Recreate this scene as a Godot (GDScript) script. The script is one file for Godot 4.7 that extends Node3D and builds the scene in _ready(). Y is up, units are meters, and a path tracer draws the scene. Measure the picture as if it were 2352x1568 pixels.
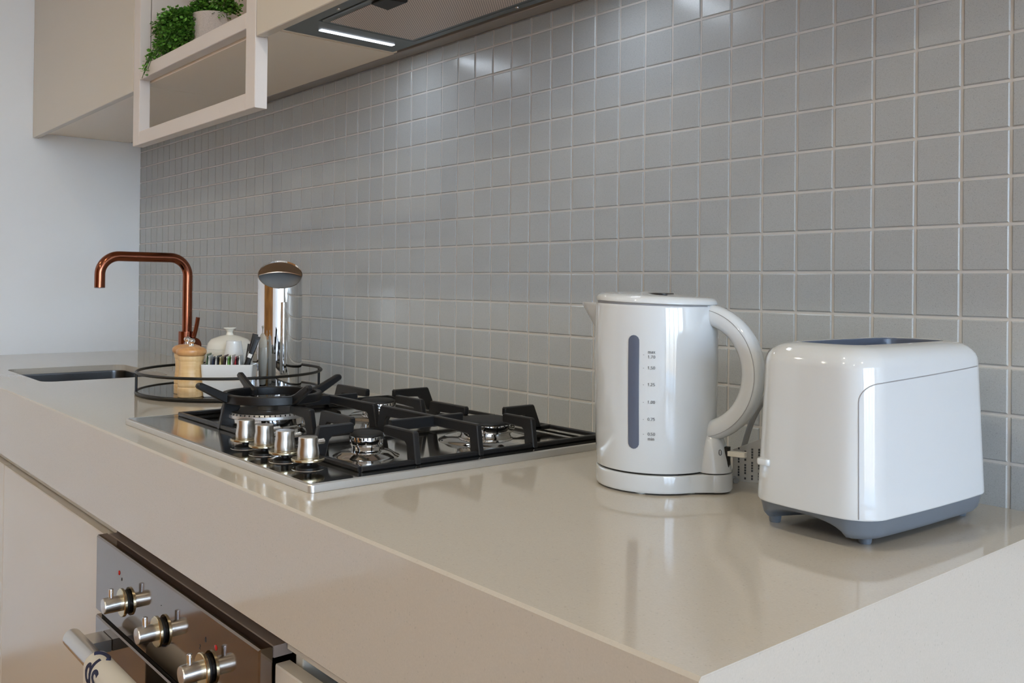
extends Node3D
# Kitchen bench: back wall is the plane z = 0, x runs along it, y up, metres. The benchtop is at y = 0.9.
const CY := 0.9
var M := {}
var rng := RandomNumberGenerator.new()


# ------------------------------------------------------------------ mesh building
class Geo:
	var V := PackedVector3Array()
	var F := PackedInt32Array()

	func fix(f0: int) -> void:   # turn the faces added since f0 outwards (closed shapes)
		var vol := 0.0
		for k in range(f0, F.size(), 3):
			vol += V[F[k]].dot(V[F[k + 1]].cross(V[F[k + 2]]))
		if vol < 0.0:
			for k in range(f0, F.size(), 3):
				var t := F[k + 1]
				F[k + 1] = F[k + 2]
				F[k + 2] = t

	func tri(a: int, b: int, c: int) -> void:
		F.append(a)
		F.append(b)
		F.append(c)

	func loft(rings: Array, ring_closed := true, cap0 := true, cap1 := true, loop := false) -> void:
		var f0 := F.size()
		var n: int = rings[0].size()
		var b := V.size()
		var m: int = rings.size()
		for r in rings:
			V.append_array(r)
		for i in (m if loop else m - 1):
			var p := b + i * n
			var q := b + ((i + 1) % m) * n
			for j in (n if ring_closed else n - 1):
				var k := (j + 1) % n
				tri(p + j, p + k, q + k)
				tri(p + j, q + k, q + j)
		for c in 2:
			if loop or not (cap0 if c == 0 else cap1):
				continue
			var s := b if c == 0 else b + (m - 1) * n
			var mid := Vector3.ZERO
			for j in n:
				mid += V[s + j]
			V.append(mid / n)
			var e := V.size() - 1
			for j in n:
				if c == 0:
					tri(e, s + (j + 1) % n, s + j)
				else:
					tri(e, s + j, s + (j + 1) % n)
		fix(f0)

	# polygon in local xy extruded along local z from 0 to h, edges chamfered by bev, placed by xf
	func prism(poly: PackedVector2Array, h: float, bev: float, xf: Transform3D) -> void:
		var f0 := F.size()
		var n := poly.size()
		var small := Geo.inset(poly, bev)
		var ring := func(pl: PackedVector2Array, z: float) -> int:
			var b := V.size()
			for p in pl:
				V.append(xf * Vector3(p.x, p.y, z))
			return b
		var bs := []
		if bev > 0.0:
			bs = [ring.call(small, 0.0), ring.call(poly, bev), ring.call(poly, h - bev), ring.call(small, h)]
		else:
			bs = [ring.call(poly, 0.0), ring.call(poly, h)]
		for i in bs.size() - 1:
			for j in n:
				var k := (j + 1) % n
				tri(bs[i] + j, bs[i] + k, bs[i + 1] + k)
				tri(bs[i] + j, bs[i + 1] + k, bs[i + 1] + j)
		var idx := Geometry2D.triangulate_polygon(small)
		var ccw := not Geometry2D.is_polygon_clockwise(small)
		for k in range(0, idx.size(), 3):
			var a := small[idx[k]]
			var up := (small[idx[k + 1]] - a).cross(small[idx[k + 2]] - a) > 0.0
			var o := [idx[k], idx[k + 1], idx[k + 2]] if up == ccw else [idx[k], idx[k + 2], idx[k + 1]]
			var e: int = bs[-1]
			tri(e + o[0], e + o[1], e + o[2])
			tri(bs[0] + o[0], bs[0] + o[2], bs[0] + o[1])
		fix(f0)

	static func inset(poly: PackedVector2Array, d: float) -> PackedVector2Array:
		if d == 0.0:
			return poly
		var out := PackedVector2Array()
		var n := poly.size()
		var s := -1.0 if Geometry2D.is_polygon_clockwise(poly) else 1.0
		for i in n:
			var e1 := (poly[i] - poly[(i + n - 1) % n]).normalized()
			var e2 := (poly[(i + 1) % n] - poly[i]).normalized()
			var n1 := Vector2(-e1.y, e1.x)
			var n2 := Vector2(-e2.y, e2.x)
			var m := (n1 + n2)
			m = m / maxf(m.length_squared() * 0.5, 0.3)
			out.append(poly[i] + m * d * s)
		return out

	func box(c: Vector3, s: Vector3, bev := 0.001) -> void:
		var h := s * 0.5
		prism(PackedVector2Array([Vector2(-h.x, -h.y), Vector2(h.x, -h.y), Vector2(h.x, h.y), Vector2(-h.x, h.y)]), s.z, minf(bev, 0.3 * minf(s.x, minf(s.y, s.z))), Transform3D(Basis(), c - Vector3(0, 0, h.z)))

	func lathe(prof: Array, n: int, at: Vector3, axis := Basis()) -> void:   # prof: Vector2(radius, height along local y)
		var rings := []
		for p in prof:
			var r := PackedVector3Array()
			for i in n:
				var a := TAU * i / n
				r.append(at + axis * Vector3(cos(a) * p.x, p.y, sin(a) * p.x))
			rings.append(r)
		loft(rings)

	func torus(at: Vector3, R: float, r: float, n := 96, m := 10) -> void:
		var rings := []
		for i in n:
			var a := TAU * i / n
			var c := PackedVector3Array()
			for j in m:
				var b := TAU * j / m
				c.append(at + Vector3(cos(a) * (R + r * cos(b)), r * sin(b), sin(a) * (R + r * cos(b))))
			rings.append(c)
		loft(rings, true, false, false, true)

	func sweep(path: PackedVector3Array, sec: PackedVector2Array, nrm: Vector3, loop := false, taper := PackedFloat32Array()) -> void:
		var rings := []
		var m := path.size()
		for i in m:
			var t: Vector3
			if loop:
				t = path[(i + 1) % m] - path[(i + m - 1) % m]
			else:
				t = path[mini(i + 1, m - 1)] - path[maxi(i - 1, 0)]
			t = t.normalized()
			var nn := (nrm - t * nrm.dot(t)).normalized()
			var bb := t.cross(nn)
			var k := taper[i] if taper.size() > i else 1.0
			var r := PackedVector3Array()
			for p in sec:
				r.append(path[i] + (nn * p.x + bb * p.y) * k)
			rings.append(r)
		loft(rings, true, true, true, loop)

	func tube(path: PackedVector3Array, r: float, n := 12, nrm := Vector3(0.13, 0.31, 0.94), loop := false, taper := PackedFloat32Array()) -> void:
		sweep(path, Geo.circle(r, n), nrm, loop, taper)

	static func circle(r: float, n: int, ry := -1.0) -> PackedVector2Array:
		var o := PackedVector2Array()
		for i in n:
			o.append(Vector2(cos(TAU * i / n) * r, sin(TAU * i / n) * (r if ry < 0.0 else ry)))
		return o

	# outline of a rounded rectangle in the xz plane, centred; es points along each straight side
	static func rrect(w: float, d: float, r: float, cs := 6, es := 1) -> PackedVector2Array:
		var o := PackedVector2Array()
		var hw := w * 0.5 - r
		var hd := d * 0.5 - r
		var cc := [Vector2(hw, hd), Vector2(-hw, hd), Vector2(-hw, -hd), Vector2(hw, -hd)]
		for q in 4:
			var c: Vector2 = cc[q]
			for i in cs + 1:
				var a := PI * 0.5 * (q + float(i) / cs)
				o.append(c + Vector2(cos(a), sin(a)) * r)
			var e0 := o[o.size() - 1]
			var a1 := PI * 0.5 * (q + 1)
			var e1: Vector2 = cc[(q + 1) % 4] + Vector2(cos(a1), sin(a1)) * r
			for i in range(1, es):
				o.append(e0.lerp(e1, float(i) / es))
		return o

	static func flat(pl: PackedVector2Array, y: float, c := Vector3.ZERO) -> PackedVector3Array:
		var o := PackedVector3Array()
		for p in pl:
			o.append(c + Vector3(p.x, y, p.y))
		return o

	func mesh(angle := 38.0) -> ArrayMesh:
		var nf := F.size() / 3
		var fn := PackedVector3Array()
		fn.resize(nf)
		var lists := []
		lists.resize(V.size())
		for f in nf:
			var a := V[F[f * 3]]
			var c := (V[F[f * 3 + 1]] - a).cross(V[F[f * 3 + 2]] - a)
			fn[f] = c
			if c.length_squared() < 1e-22:
				continue
			for k in 3:
				var v := F[f * 3 + k]
				if lists[v] == null:
					lists[v] = []
				lists[v].append(f)
		var lim := cos(deg_to_rad(angle))
		var pv := PackedVector3Array()
		var pn := PackedVector3Array()
		for f in nf:
			if fn[f].length_squared() < 1e-22:
				continue
			var u := fn[f].normalized()
			for k in [0, 2, 1]:
				var v := F[f * 3 + k]
				var s := Vector3.ZERO
				for g in lists[v]:
					if fn[g].normalized().dot(u) >= lim:
						s += fn[g]
				pv.append(V[v])
				pn.append(s.normalized() if s.length_squared() > 0.0 else u)
		var arr := []
		arr.resize(Mesh.ARRAY_MAX)
		arr[Mesh.ARRAY_VERTEX] = pv
		arr[Mesh.ARRAY_NORMAL] = pn
		var m := ArrayMesh.new()
		m.add_surface_from_arrays(Mesh.PRIMITIVE_TRIANGLES, arr)
		return m


# ------------------------------------------------------------------ scene helpers
func named(parent: Node, called: String) -> String:
	if not parent.has_node(NodePath(called)):
		return called
	var k := 1
	while parent.has_node(NodePath("%s_%03d" % [called, k])):
		k += 1
	return "%s_%03d" % [called, k]


func put(called: String, mesh: Mesh, mat: Material, parent: Node = null, at := Transform3D()) -> MeshInstance3D:
	var o := MeshInstance3D.new()
	o.mesh = mesh
	o.material_override = mat
	o.transform = at
	var p := parent if parent else self
	o.name = named(p, called)
	p.add_child(o, true)
	return o


func obj(called: String, g: Geo, mat: Material, parent: Node = null, angle := 38.0) -> MeshInstance3D:
	return put(called, g.mesh(angle), mat, parent)


func thing(called: String, label: String, category: String, at := Vector3.ZERO, turn := 0.0, group := "") -> Node3D:
	var o := Node3D.new()
	o.name = named(self, called)
	add_child(o, true)
	o.position = at
	o.rotation.y = turn
	tag(o, label, category, group)
	return o


func tag(o: Node, label: String, category: String, group := "") -> void:
	o.set_meta("label", label)
	o.set_meta("category", category)
	if group != "":
		o.set_meta("group", group)


func struct(called: String, label := "", category := "") -> Node3D:
	var o := Node3D.new()
	o.name = called
	add_child(o, true)
	o.set_meta("kind", "structure")
	if label != "":
		tag(o, label, category)
	return o


func P2(a: Array) -> PackedVector2Array:
	var o := PackedVector2Array()
	for k in range(0, a.size(), 2):
		o.append(Vector2(a[k], a[k + 1]))
	return o


func P3(a: Array) -> PackedVector3Array:
	var o := PackedVector3Array()
	for k in range(0, a.size(), 3):
		o.append(Vector3(a[k], a[k + 1], a[k + 2]))
	return o


func bx(x0: float, x1: float, y0: float, y1: float, z0: float, z1: float, bev := 0.001) -> Geo:
	var g := Geo.new()
	g.box(Vector3(x0 + x1, y0 + y1, z0 + z1) * 0.5, Vector3(x1 - x0, y1 - y0, z1 - z0), bev)
	return g


# lettering bent onto a surface: fn takes (x, y, depth) of the text and gives a point
func lettering(called: String, lines: Array, mat: Material, parent: Node, fn: Callable) -> void:
	var arr := []
	var pv := PackedVector3Array()
	for l in lines:   # [text, height, x, y]
		var t := TextMesh.new()
		t.text = l[0]
		t.font = SystemFont.new()
		t.font.font_names = PackedStringArray(["Droid Sans"])
		t.font.font_weight = 700 if l[1] > 0.02 else 400
		t.font_size = 32
		t.pixel_size = l[1] / 24.0
		t.depth = 0.0003
		t.curve_step = 2.0
		t.horizontal_alignment = HORIZONTAL_ALIGNMENT_LEFT
		var a := t.surface_get_arrays(0)
		var v: PackedVector3Array = a[Mesh.ARRAY_VERTEX]
		var ix: PackedInt32Array = a[Mesh.ARRAY_INDEX] if a[Mesh.ARRAY_INDEX] != null else PackedInt32Array(range(v.size()))
		for i in range(0, ix.size(), 3):
			var todo := [[v[ix[i]], v[ix[i + 1]], v[ix[i + 2]], 0]]
			while todo.size() > 0:
				var q: Array = todo.pop_back()
				var e := maxf(q[0].distance_to(q[1]), maxf(q[1].distance_to(q[2]), q[2].distance_to(q[0])))
				if e > 0.004 and q[3] < 5:
					var a0: Vector3 = (q[0] + q[1]) * 0.5
					var a1: Vector3 = (q[1] + q[2]) * 0.5
					var a2: Vector3 = (q[2] + q[0]) * 0.5
					for w in [[q[0], a0, a2], [a0, q[1], a1], [a2, a1, q[2]], [a0, a1, a2]]:
						w.append(q[3] + 1)
						todo.append(w)
				else:
					for k in 3:
						pv.append(fn.call(q[k] + Vector3(l[2], l[3], 0)))
	if pv.size() == 0:
		return
	var st := SurfaceTool.new()
	st.begin(Mesh.PRIMITIVE_TRIANGLES)
	st.set_smooth_group(-1)
	for p in pv:
		st.add_vertex(p)
	st.generate_normals()
	put(called, st.commit(), mat, parent)


# ------------------------------------------------------------------ materials
func mat(c: Color, rough: float, metal := 0.0, spec := 0.5) -> StandardMaterial3D:
	var m := StandardMaterial3D.new()
	m.albedo_color = c
	m.roughness = rough
	m.metallic = metal
	m.metallic_specular = spec
	return m


func speckle(w: int, base: float, amp: float, dots: int, dark: float, sd: int) -> ImageTexture:
	var r := RandomNumberGenerator.new()
	r.seed = sd
	var im := Image.create(w, w, false, Image.FORMAT_RGB8)
	for y in w:
		for x in w:
			var v := base + r.randf_range(-amp, amp)
			im.set_pixel(x, y, Color(v, v, v))
	for k in dots:
		var v := base - r.randf() * dark
		im.set_pixel(r.randi() % w, r.randi() % w, Color(v, v, v))
	return ImageTexture.create_from_image(im)


func tri_map(m: StandardMaterial3D, t: Texture2D, repeat: float, world := true) -> StandardMaterial3D:
	m.albedo_texture = t
	m.uv1_triplanar = true
	m.uv1_world_triplanar = world
	m.uv1_scale = Vector3.ONE / repeat
	return m


func noise_tex(freq: float, lo: Color, hi: Color, sd: int, w := 256, stretch := 1.0) -> ImageTexture:
	var n := FastNoiseLite.new()
	n.seed = sd
	n.frequency = freq
	n.fractal_octaves = 4
	var im := Image.create(w, w, false, Image.FORMAT_RGB8)
	for y in w:
		for x in w:
			var u := TAU * x / w
			var v := TAU * y / w
			var k := n.get_noise_3d(cos(u) * 40.0 + 200.0, sin(u) * 40.0, 0.0) * 0.5 + n.get_noise_3d(x * stretch, y, sin(v) * 9.0)
			im.set_pixel(x, y, lo.lerp(hi, clampf(0.5 + k, 0.0, 1.0)))
	return ImageTexture.create_from_image(im)


func materials() -> void:
	var grain := speckle(256, 0.93, 0.035, 1600, 0.25, 5)
	for k in 4:
		var v: float = [0.0, 0.006, -0.006, 0.003][k]
		M["tile%d" % k] = tri_map(mat(Color(0.73 + v, 0.745 + v, 0.748 + v), 0.25 + 0.006 * k), grain, 0.11)
	M.grout = mat(Color(0.80, 0.79, 0.775), 0.75)
	M.wall = mat(Color(0.91, 0.915, 0.92), 0.7)
	M.ceiling = mat(Color(0.9, 0.9, 0.89), 0.9)
	M.stone = tri_map(mat(Color(0.785, 0.754, 0.705), 0.08), speckle(256, 0.97, 0.012, 700, 0.1, 11), 0.25)
	M.cab = mat(Color(0.805, 0.768, 0.705), 0.2)
	M.cab_frame = mat(Color(0.845, 0.81, 0.785), 0.3)
	M.cab_under = mat(Color(0.95, 0.89, 0.80), 0.12)
	M.dark = mat(Color(0.05, 0.05, 0.05), 0.5)
	M.trim = mat(Color(0.56, 0.535, 0.51), 0.4)
	M.steel = mat(Color(0.80, 0.79, 0.77), 0.09, 1.0)
	M.steel_brushed = mat(Color(0.80, 0.785, 0.76), 0.27, 1.0)
	M.steel_dark = mat(Color(0.52, 0.48, 0.45), 0.07, 1.0)
	M.oven_top = mat(Color(0.52, 0.46, 0.42), 0.5, 0.2)
	M.steel_rim = mat(Color(0.84, 0.83, 0.81), 0.36, 0.9)
	M.steel_sink = mat(Color(0.45, 0.45, 0.45), 0.3, 1.0)
	M.chrome = mat(Color(0.9, 0.9, 0.9), 0.04, 1.0)
	M.alu = mat(Color(0.88, 0.88, 0.88), 0.38, 0.85)
	M.brass = mat(Color(0.80, 0.75, 0.63), 0.2, 1.0)
	M.hood = mat(Color(0.45, 0.48, 0.49), 0.4, 0.6)
	M.iron = mat(Color(0.05, 0.052, 0.062), 0.36)
	M.burner_cap = mat(Color(0.06, 0.058, 0.055), 0.6)
	M.white_gloss = mat(Color(0.825, 0.84, 0.85), 0.07)
	M.white_gloss.clearcoat_enabled = true
	M.white_gloss.clearcoat = 0.6
	M.white_gloss.clearcoat_roughness = 0.03
	M.white_ceramic = mat(Color(0.88, 0.88, 0.87), 0.12)
	M.cream_ceramic = mat(Color(0.86, 0.85, 0.81), 0.15)
	M.grey_plastic = mat(Color(0.42, 0.45, 0.49), 0.35)
	M.lid_button = mat(Color(0.16, 0.16, 0.17), 0.3)
	M.window_strip = mat(Color(0.36, 0.39, 0.46), 0.12)
	M.print_grey = mat(Color(0.32, 0.33, 0.35), 0.5)
	M.seam = mat(Color(0.60, 0.60, 0.61), 0.5)
	M.copper = mat(Color(0.56, 0.335, 0.25), 0.14, 1.0)
	M.black_wire = mat(Color(0.03, 0.03, 0.032), 0.4)
	M.smoked = mat(Color(0.33, 0.34, 0.36), 0.05, 0.9)
	var wt := noise_tex(0.05, Color(0.88, 0.72, 0.50), Color(0.95, 0.83, 0.63), 3, 256, 0.12)
	M.wood = tri_map(mat(Color(1, 1, 1), 0.32), wt, 0.11, false)
	var wt2 := noise_tex(0.05, Color(0.77, 0.56, 0.35), Color(0.86, 0.66, 0.44), 4, 256, 0.12)
	M.wood_head = tri_map(mat(Color(1, 1, 1), 0.28), wt2, 0.11, false)
	var ft := noise_tex(0.03, Color(0.59, 0.43, 0.23), Color(0.72, 0.55, 0.32), 8, 512, 0.1)
	M.floor = tri_map(mat(Color(1, 1, 1), 0.3), ft, 1.6)
	M.timber = tri_map(mat(Color(0.92, 0.88, 0.84), 0.4), ft, 1.6)
	M.leaf = mat(Color(0.16, 0.42, 0.09), 0.4)
	M.leaf.backlight_enabled = true
	M.leaf.backlight = Color(0.12, 0.25, 0.05)
	M.leaf.vertex_color_use_as_albedo = true
	M.leaf.albedo_color = Color(1, 1, 1)
	M.stem = mat(Color(0.2, 0.33, 0.12), 0.6)
	M.soil = mat(Color(0.1, 0.07, 0.05), 0.9)
	M.pot = tri_map(mat(Color(0.86, 0.82, 0.80), 0.7), speckle(128, 0.9, 0.06, 900, 0.4, 21), 0.09, false)
	M.cable = mat(Color(0.55, 0.55, 0.55), 0.5)
	M.tag = mat(Color(0.85, 0.84, 0.82), 0.6)
	M.navy = mat(Color(0.13, 0.14, 0.24), 0.9)
	M.towel = mat(Color(0.78, 0.75, 0.69), 0.95)
	M.towel.rim_enabled = true
	M.towel.rim = 0.3
	M.red = mat(Color(0.65, 0.06, 0.04), 0.15)
	M.frame_white = mat(Color(0.85, 0.86, 0.87), 0.4)
	M.paving = mat(Color(0.62, 0.61, 0.58), 0.8)
	M.glass = StandardMaterial3D.new()
	M.glass.transparency = BaseMaterial3D.TRANSPARENCY_ALPHA
	M.glass.albedo_color = Color(1, 1, 1, 0.04)
	M.glass.roughness = 0.02
	# woven grease filter: fine slots
	var im := Image.create(64, 64, false, Image.FORMAT_RGB8)
	for y in 64:
		for x in 64:
			var c := 1.0
			for h in [Vector2(16, 16), Vector2(48, 48), Vector2(-16, 48), Vector2(80, 16), Vector2(16, 80), Vector2(48, -16)]:
				c = minf(c, lerpf(0.36, 1.0, smoothstep(8.0, 14.0, Vector2(x, y).distance_to(h))))
			im.set_pixel(x, y, Color(c, c * 0.97, c * 0.95))
	M.filter = tri_map(mat(Color(0.84, 0.81, 0.79), 0.5, 0.25), ImageTexture.create_from_image(im), 0.0052)
	M.led = mat(Color(0.95, 0.97, 1.0), 0.4)
	M.led.emission_enabled = true
	M.led.emission = Color(0.92, 0.95, 1.0)
	M.led.emission_energy_multiplier = 4.0
	M.down = mat(Color(1, 1, 1), 0.4)
	M.down.emission_enabled = true
	M.down.emission = Color(1.0, 0.93, 0.82)
	M.down.emission_energy_multiplier = 6.0


func _ready() -> void:
	rng.seed = 7
	# camera
	var cam := Camera3D.new()
	cam.name = "camera"
	add_child(cam)
	cam.position = Vector3(0.8384, 1.127, 1.0256)
	cam.rotation = Vector3(0.0073, 0.8767, 0.0111)
	var near := 0.05
	var f := 2100.39
	cam.set_frustum(near * 1568.0 / f, Vector2(42.274, -145.856) * near / f, near, 60.0)
	cam.current = true
	# sky and exposure
	var we := WorldEnvironment.new()
	we.name = "environment"
	add_child(we)
	var env := Environment.new()
	we.environment = env
	var sm := ProceduralSkyMaterial.new()
	sm.sky_top_color = Color(0.62, 0.77, 0.97)
	sm.sky_horizon_color = Color(0.85, 0.93, 1.0)
	sm.ground_horizon_color = Color(0.77, 0.82, 0.84)
	sm.ground_bottom_color = Color(0.55, 0.54, 0.52)
	sm.sky_energy_multiplier = 1.0
	var sky := Sky.new()
	sky.sky_material = sm
	env.background_mode = Environment.BG_SKY
	env.sky = sky
	env.background_energy_multiplier = SKY
	env.tonemap_mode = Environment.TONE_MAPPER_LINEAR
	env.tonemap_exposure = EXPO
	env.sdfgi_enabled = true
	env.ssao_enabled = true
	env.ssil_enabled = true
	materials()
	room()
	tiles()
	bench()
	overhead()
	oven()
	hob()
	kettle()
	toaster()
	tap_and_sink()
	tray_group()
	plant()


const SKY := 17.4
const DOWN := 1.0
const EXPO := 1.0


# ------------------------------------------------------------------ room shell
func room() -> void:
	var fl := struct("floor")
	var nb := 14
	for k in nb:
		var z0 := -0.1 + k * 4.2 / nb
		obj("plank", bx(-2.31, 6.2, -0.1, 0.0, z0 + 0.0008, z0 + 4.2 / nb - 0.0008, 0.001), M.floor, fl)
	var ce := struct("ceiling")
	obj("slab", bx(-2.31, 6.2, 2.6, 2.7, -0.1, 4.1, 0.0), M.ceiling, ce)
	obj("wall_left", bx(-2.33, -2.21, 0.0, 2.6, -0.1, 4.1, 0.0), M.wall).set_meta("kind", "structure")
	obj("wall_front", bx(-2.31, 6.2, 0.0, 2.6, 4.0, 4.12, 0.0), M.wall).set_meta("kind", "structure")
	# right wall with a tall sliding door on to a balcony
	var wr := struct("wall_right")
	obj("pier", bx(6.0, 6.12, 0.0, 2.6, -0.1, 0.12, 0.0), M.wall, wr)
	obj("pier", bx(6.0, 6.12, 0.0, 2.6, 3.85, 4.1, 0.0), M.wall, wr)
	obj("lintel", bx(6.0, 6.12, 2.45, 2.6, 0.12, 3.85, 0.0), M.wall, wr)
	var w := struct("window_1")
	var n := 4
	for k in n:
		var z0 := 0.12 + k * 3.73 / n
		var z1 := z0 + 3.73 / n
		var g := bx(6.03, 6.08, 0.0, 2.45, z0, z0 + 0.05)
		g.box(Vector3(6.055, 1.225, z1 - 0.025), Vector3(0.05, 2.45, 0.05))
		g.box(Vector3(6.055, 0.03, (z0 + z1) * 0.5), Vector3(0.05, 0.06, z1 - z0 - 0.1))
		g.box(Vector3(6.055, 2.42, (z0 + z1) * 0.5), Vector3(0.05, 0.06, z1 - z0 - 0.1))
		obj("window_frame", g, M.frame_white, w)
		obj("pane", bx(6.053, 6.057, 0.06, 2.39, z0 + 0.05, z1 - 0.05, 0.0), M.glass, w)
	# timber cupboards along the opposite wall (seen only as warm reflections)
	var cp := thing("tall_cupboards", "run of tall timber cupboards on the wall opposite the bench", "cupboard")
	for k in 5:
		var cx := -2.2 + k * 0.6
		obj("body", bx(cx + 0.002, cx + 0.598, 0.0, 2.25, 3.42, 3.995), M.timber, cp)
		obj("door", bx(cx + 0.003, cx + 0.597, 0.08, 2.24, 3.40, 3.4195), M.timber, cp)
	# recessed ceiling downlights
	for q in [[-1.5, 2.0], [-1.5, 3.2], [0.1, 1.05], [0.1, 2.6], [1.8, 1.05], [1.8, 2.6], [3.6, 1.05], [3.6, 2.6]]:
			var d := Node3D.new()
			d.name = named(ce, "downlight")
			ce.add_child(d, true)
			d.position = Vector3(q[0], 2.6, q[1])
			var rim := Geo.new()
			rim.lathe([Vector2(0.036, -0.0002), Vector2(0.052, -0.0002), Vector2(0.052, -0.004), Vector2(0.046, -0.006), Vector2(0.038, -0.004)], 36, Vector3.ZERO)
			obj("rim", rim, M.frame_white, d)
			var gl := Geo.new()
			gl.lathe([Vector2(0.0, -0.0004), Vector2(0.0375, -0.0004), Vector2(0.0375, -0.002), Vector2(0.0, -0.0024)], 32, Vector3.ZERO)
			obj("lamp", gl, M.down, d)
			var sl := SpotLight3D.new()
			sl.name = "lamp_light"
			sl.position = Vector3(0, -0.006, 0)
			sl.rotation = Vector3(-PI / 2, 0, 0)
			sl.spot_angle = 80.0
			sl.spot_angle_attenuation = 0.6
			sl.spot_range = 9.0
			sl.spot_attenuation = 2.0
			sl.light_size = 0.037
			sl.light_color = Color(1.0, 0.96, 0.86)
			sl.light_energy = DOWN
			sl.shadow_enabled = true
			d.add_child(sl)
	obj("balcony_floor", bx(6.2, 9.0, -0.12, -0.02, -1.0, 5.0, 0.0), M.paving).set_meta("kind", "structure")


# ------------------------------------------------------------------ tiled back wall
func tile_mesh(w: float, h: float) -> ArrayMesh:
	var g := Geo.new()
	var o := [[0.0, -0.004], [0.0, 0.0012], [0.0012, 0.0022]]
	var rings := []
	for q in o:
		var a = w * 0.5 - q[0]
		var b = h * 0.5 - q[0]
		rings.append(P3([-a, -b, q[1], a, -b, q[1], a, b, q[1], -a, b, q[1]]))
	g.loft(rings)
	return g.mesh(20.0)


func tiles() -> void:
	var wb := struct("wall_back", "grey square mosaic tile splashback with pale grout behind the benchtop", "wall")
	obj("backing", bx(-2.31, 6.2, 0.0, 2.6, -0.12, -0.0065, 0.0), M.wall, wb)
	obj("grout", bx(-2.21, 2.2, 0.86, 1.5755, -0.0065, 0.0006, 0.0), M.grout, wb)
	var p := 0.05
	var gap := 0.0032
	var full := tile_mesh(p - gap, p - gap)
	var shapes := {}
	var all := []
	var eye := Vector3(0.8384, 1.127, 1.0256)
	for i in range(-45, 44):
		for j in range(-5, 9):
			var x0 := maxf(i * p, -2.21) + gap * 0.5
			var x1 := (i + 1) * p - gap * 0.5
			var y0 := maxf(1.1465 + j * p, 0.86) + gap * 0.5
			var y1 := minf(1.1465 + (j + 1) * p - gap * 0.5, 1.5745)
			if x1 - x0 < 0.004 or y1 - y0 < 0.004:
				continue
			var c := Vector3((x0 + x1) * 0.5, (y0 + y1) * 0.5, 0.0)
			# what the photograph frames: right edge near x = 0.47, top edge falling to the right
			var seen := i < 10 and c.y < 1.64 - 0.56 * (c.x + 0.21) + 0.0 and not (c.x < -0.66 and c.x > -1.29 and c.y > 1.56)
			if c.x > 0.06 and c.x < 0.42 and c.y < 1.02:
				seen = false
			all.append([c.distance_to(eye) + (0.0 if seen else 50.0), c, x1 - x0, y1 - y0, rng.randi() % 4, Vector3(rng.randfn(0, 0.0012), rng.randfn(0, 0.0012), 0)])
	all.sort_custom(func(a, b): return a[0] < b[0])
	var rest := []
	for k in 4:
		var st := SurfaceTool.new()
		st.begin(Mesh.PRIMITIVE_TRIANGLES)
		rest.append(st)
	var n := 0
	for t in all:
		var m: ArrayMesh = full
		if absf(t[2] - (p - gap)) > 1e-4 or absf(t[3] - (p - gap)) > 1e-4:
			var key := "%.4f %.4f" % [t[2], t[3]]
			if not shapes.has(key):
				shapes[key] = tile_mesh(t[2], t[3])
			m = shapes[key]
		var xf := Transform3D(Basis.from_euler(t[5]), t[1])
		if n < 300:
			put("tile", m, M["tile%d" % t[4]], wb, xf)
		else:
			rest[t[4]].append_from(m, 0, xf)
		n += 1
	var mesh := ArrayMesh.new()
	for k in 4:
		rest[k].set_material(M["tile%d" % k])
		mesh = rest[k].commit(mesh)
	var o := MeshInstance3D.new()
	o.mesh = mesh
	o.name = "further_tiles"
	wb.add_child(o)
	o.set_meta("kind", "stuff")


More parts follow.
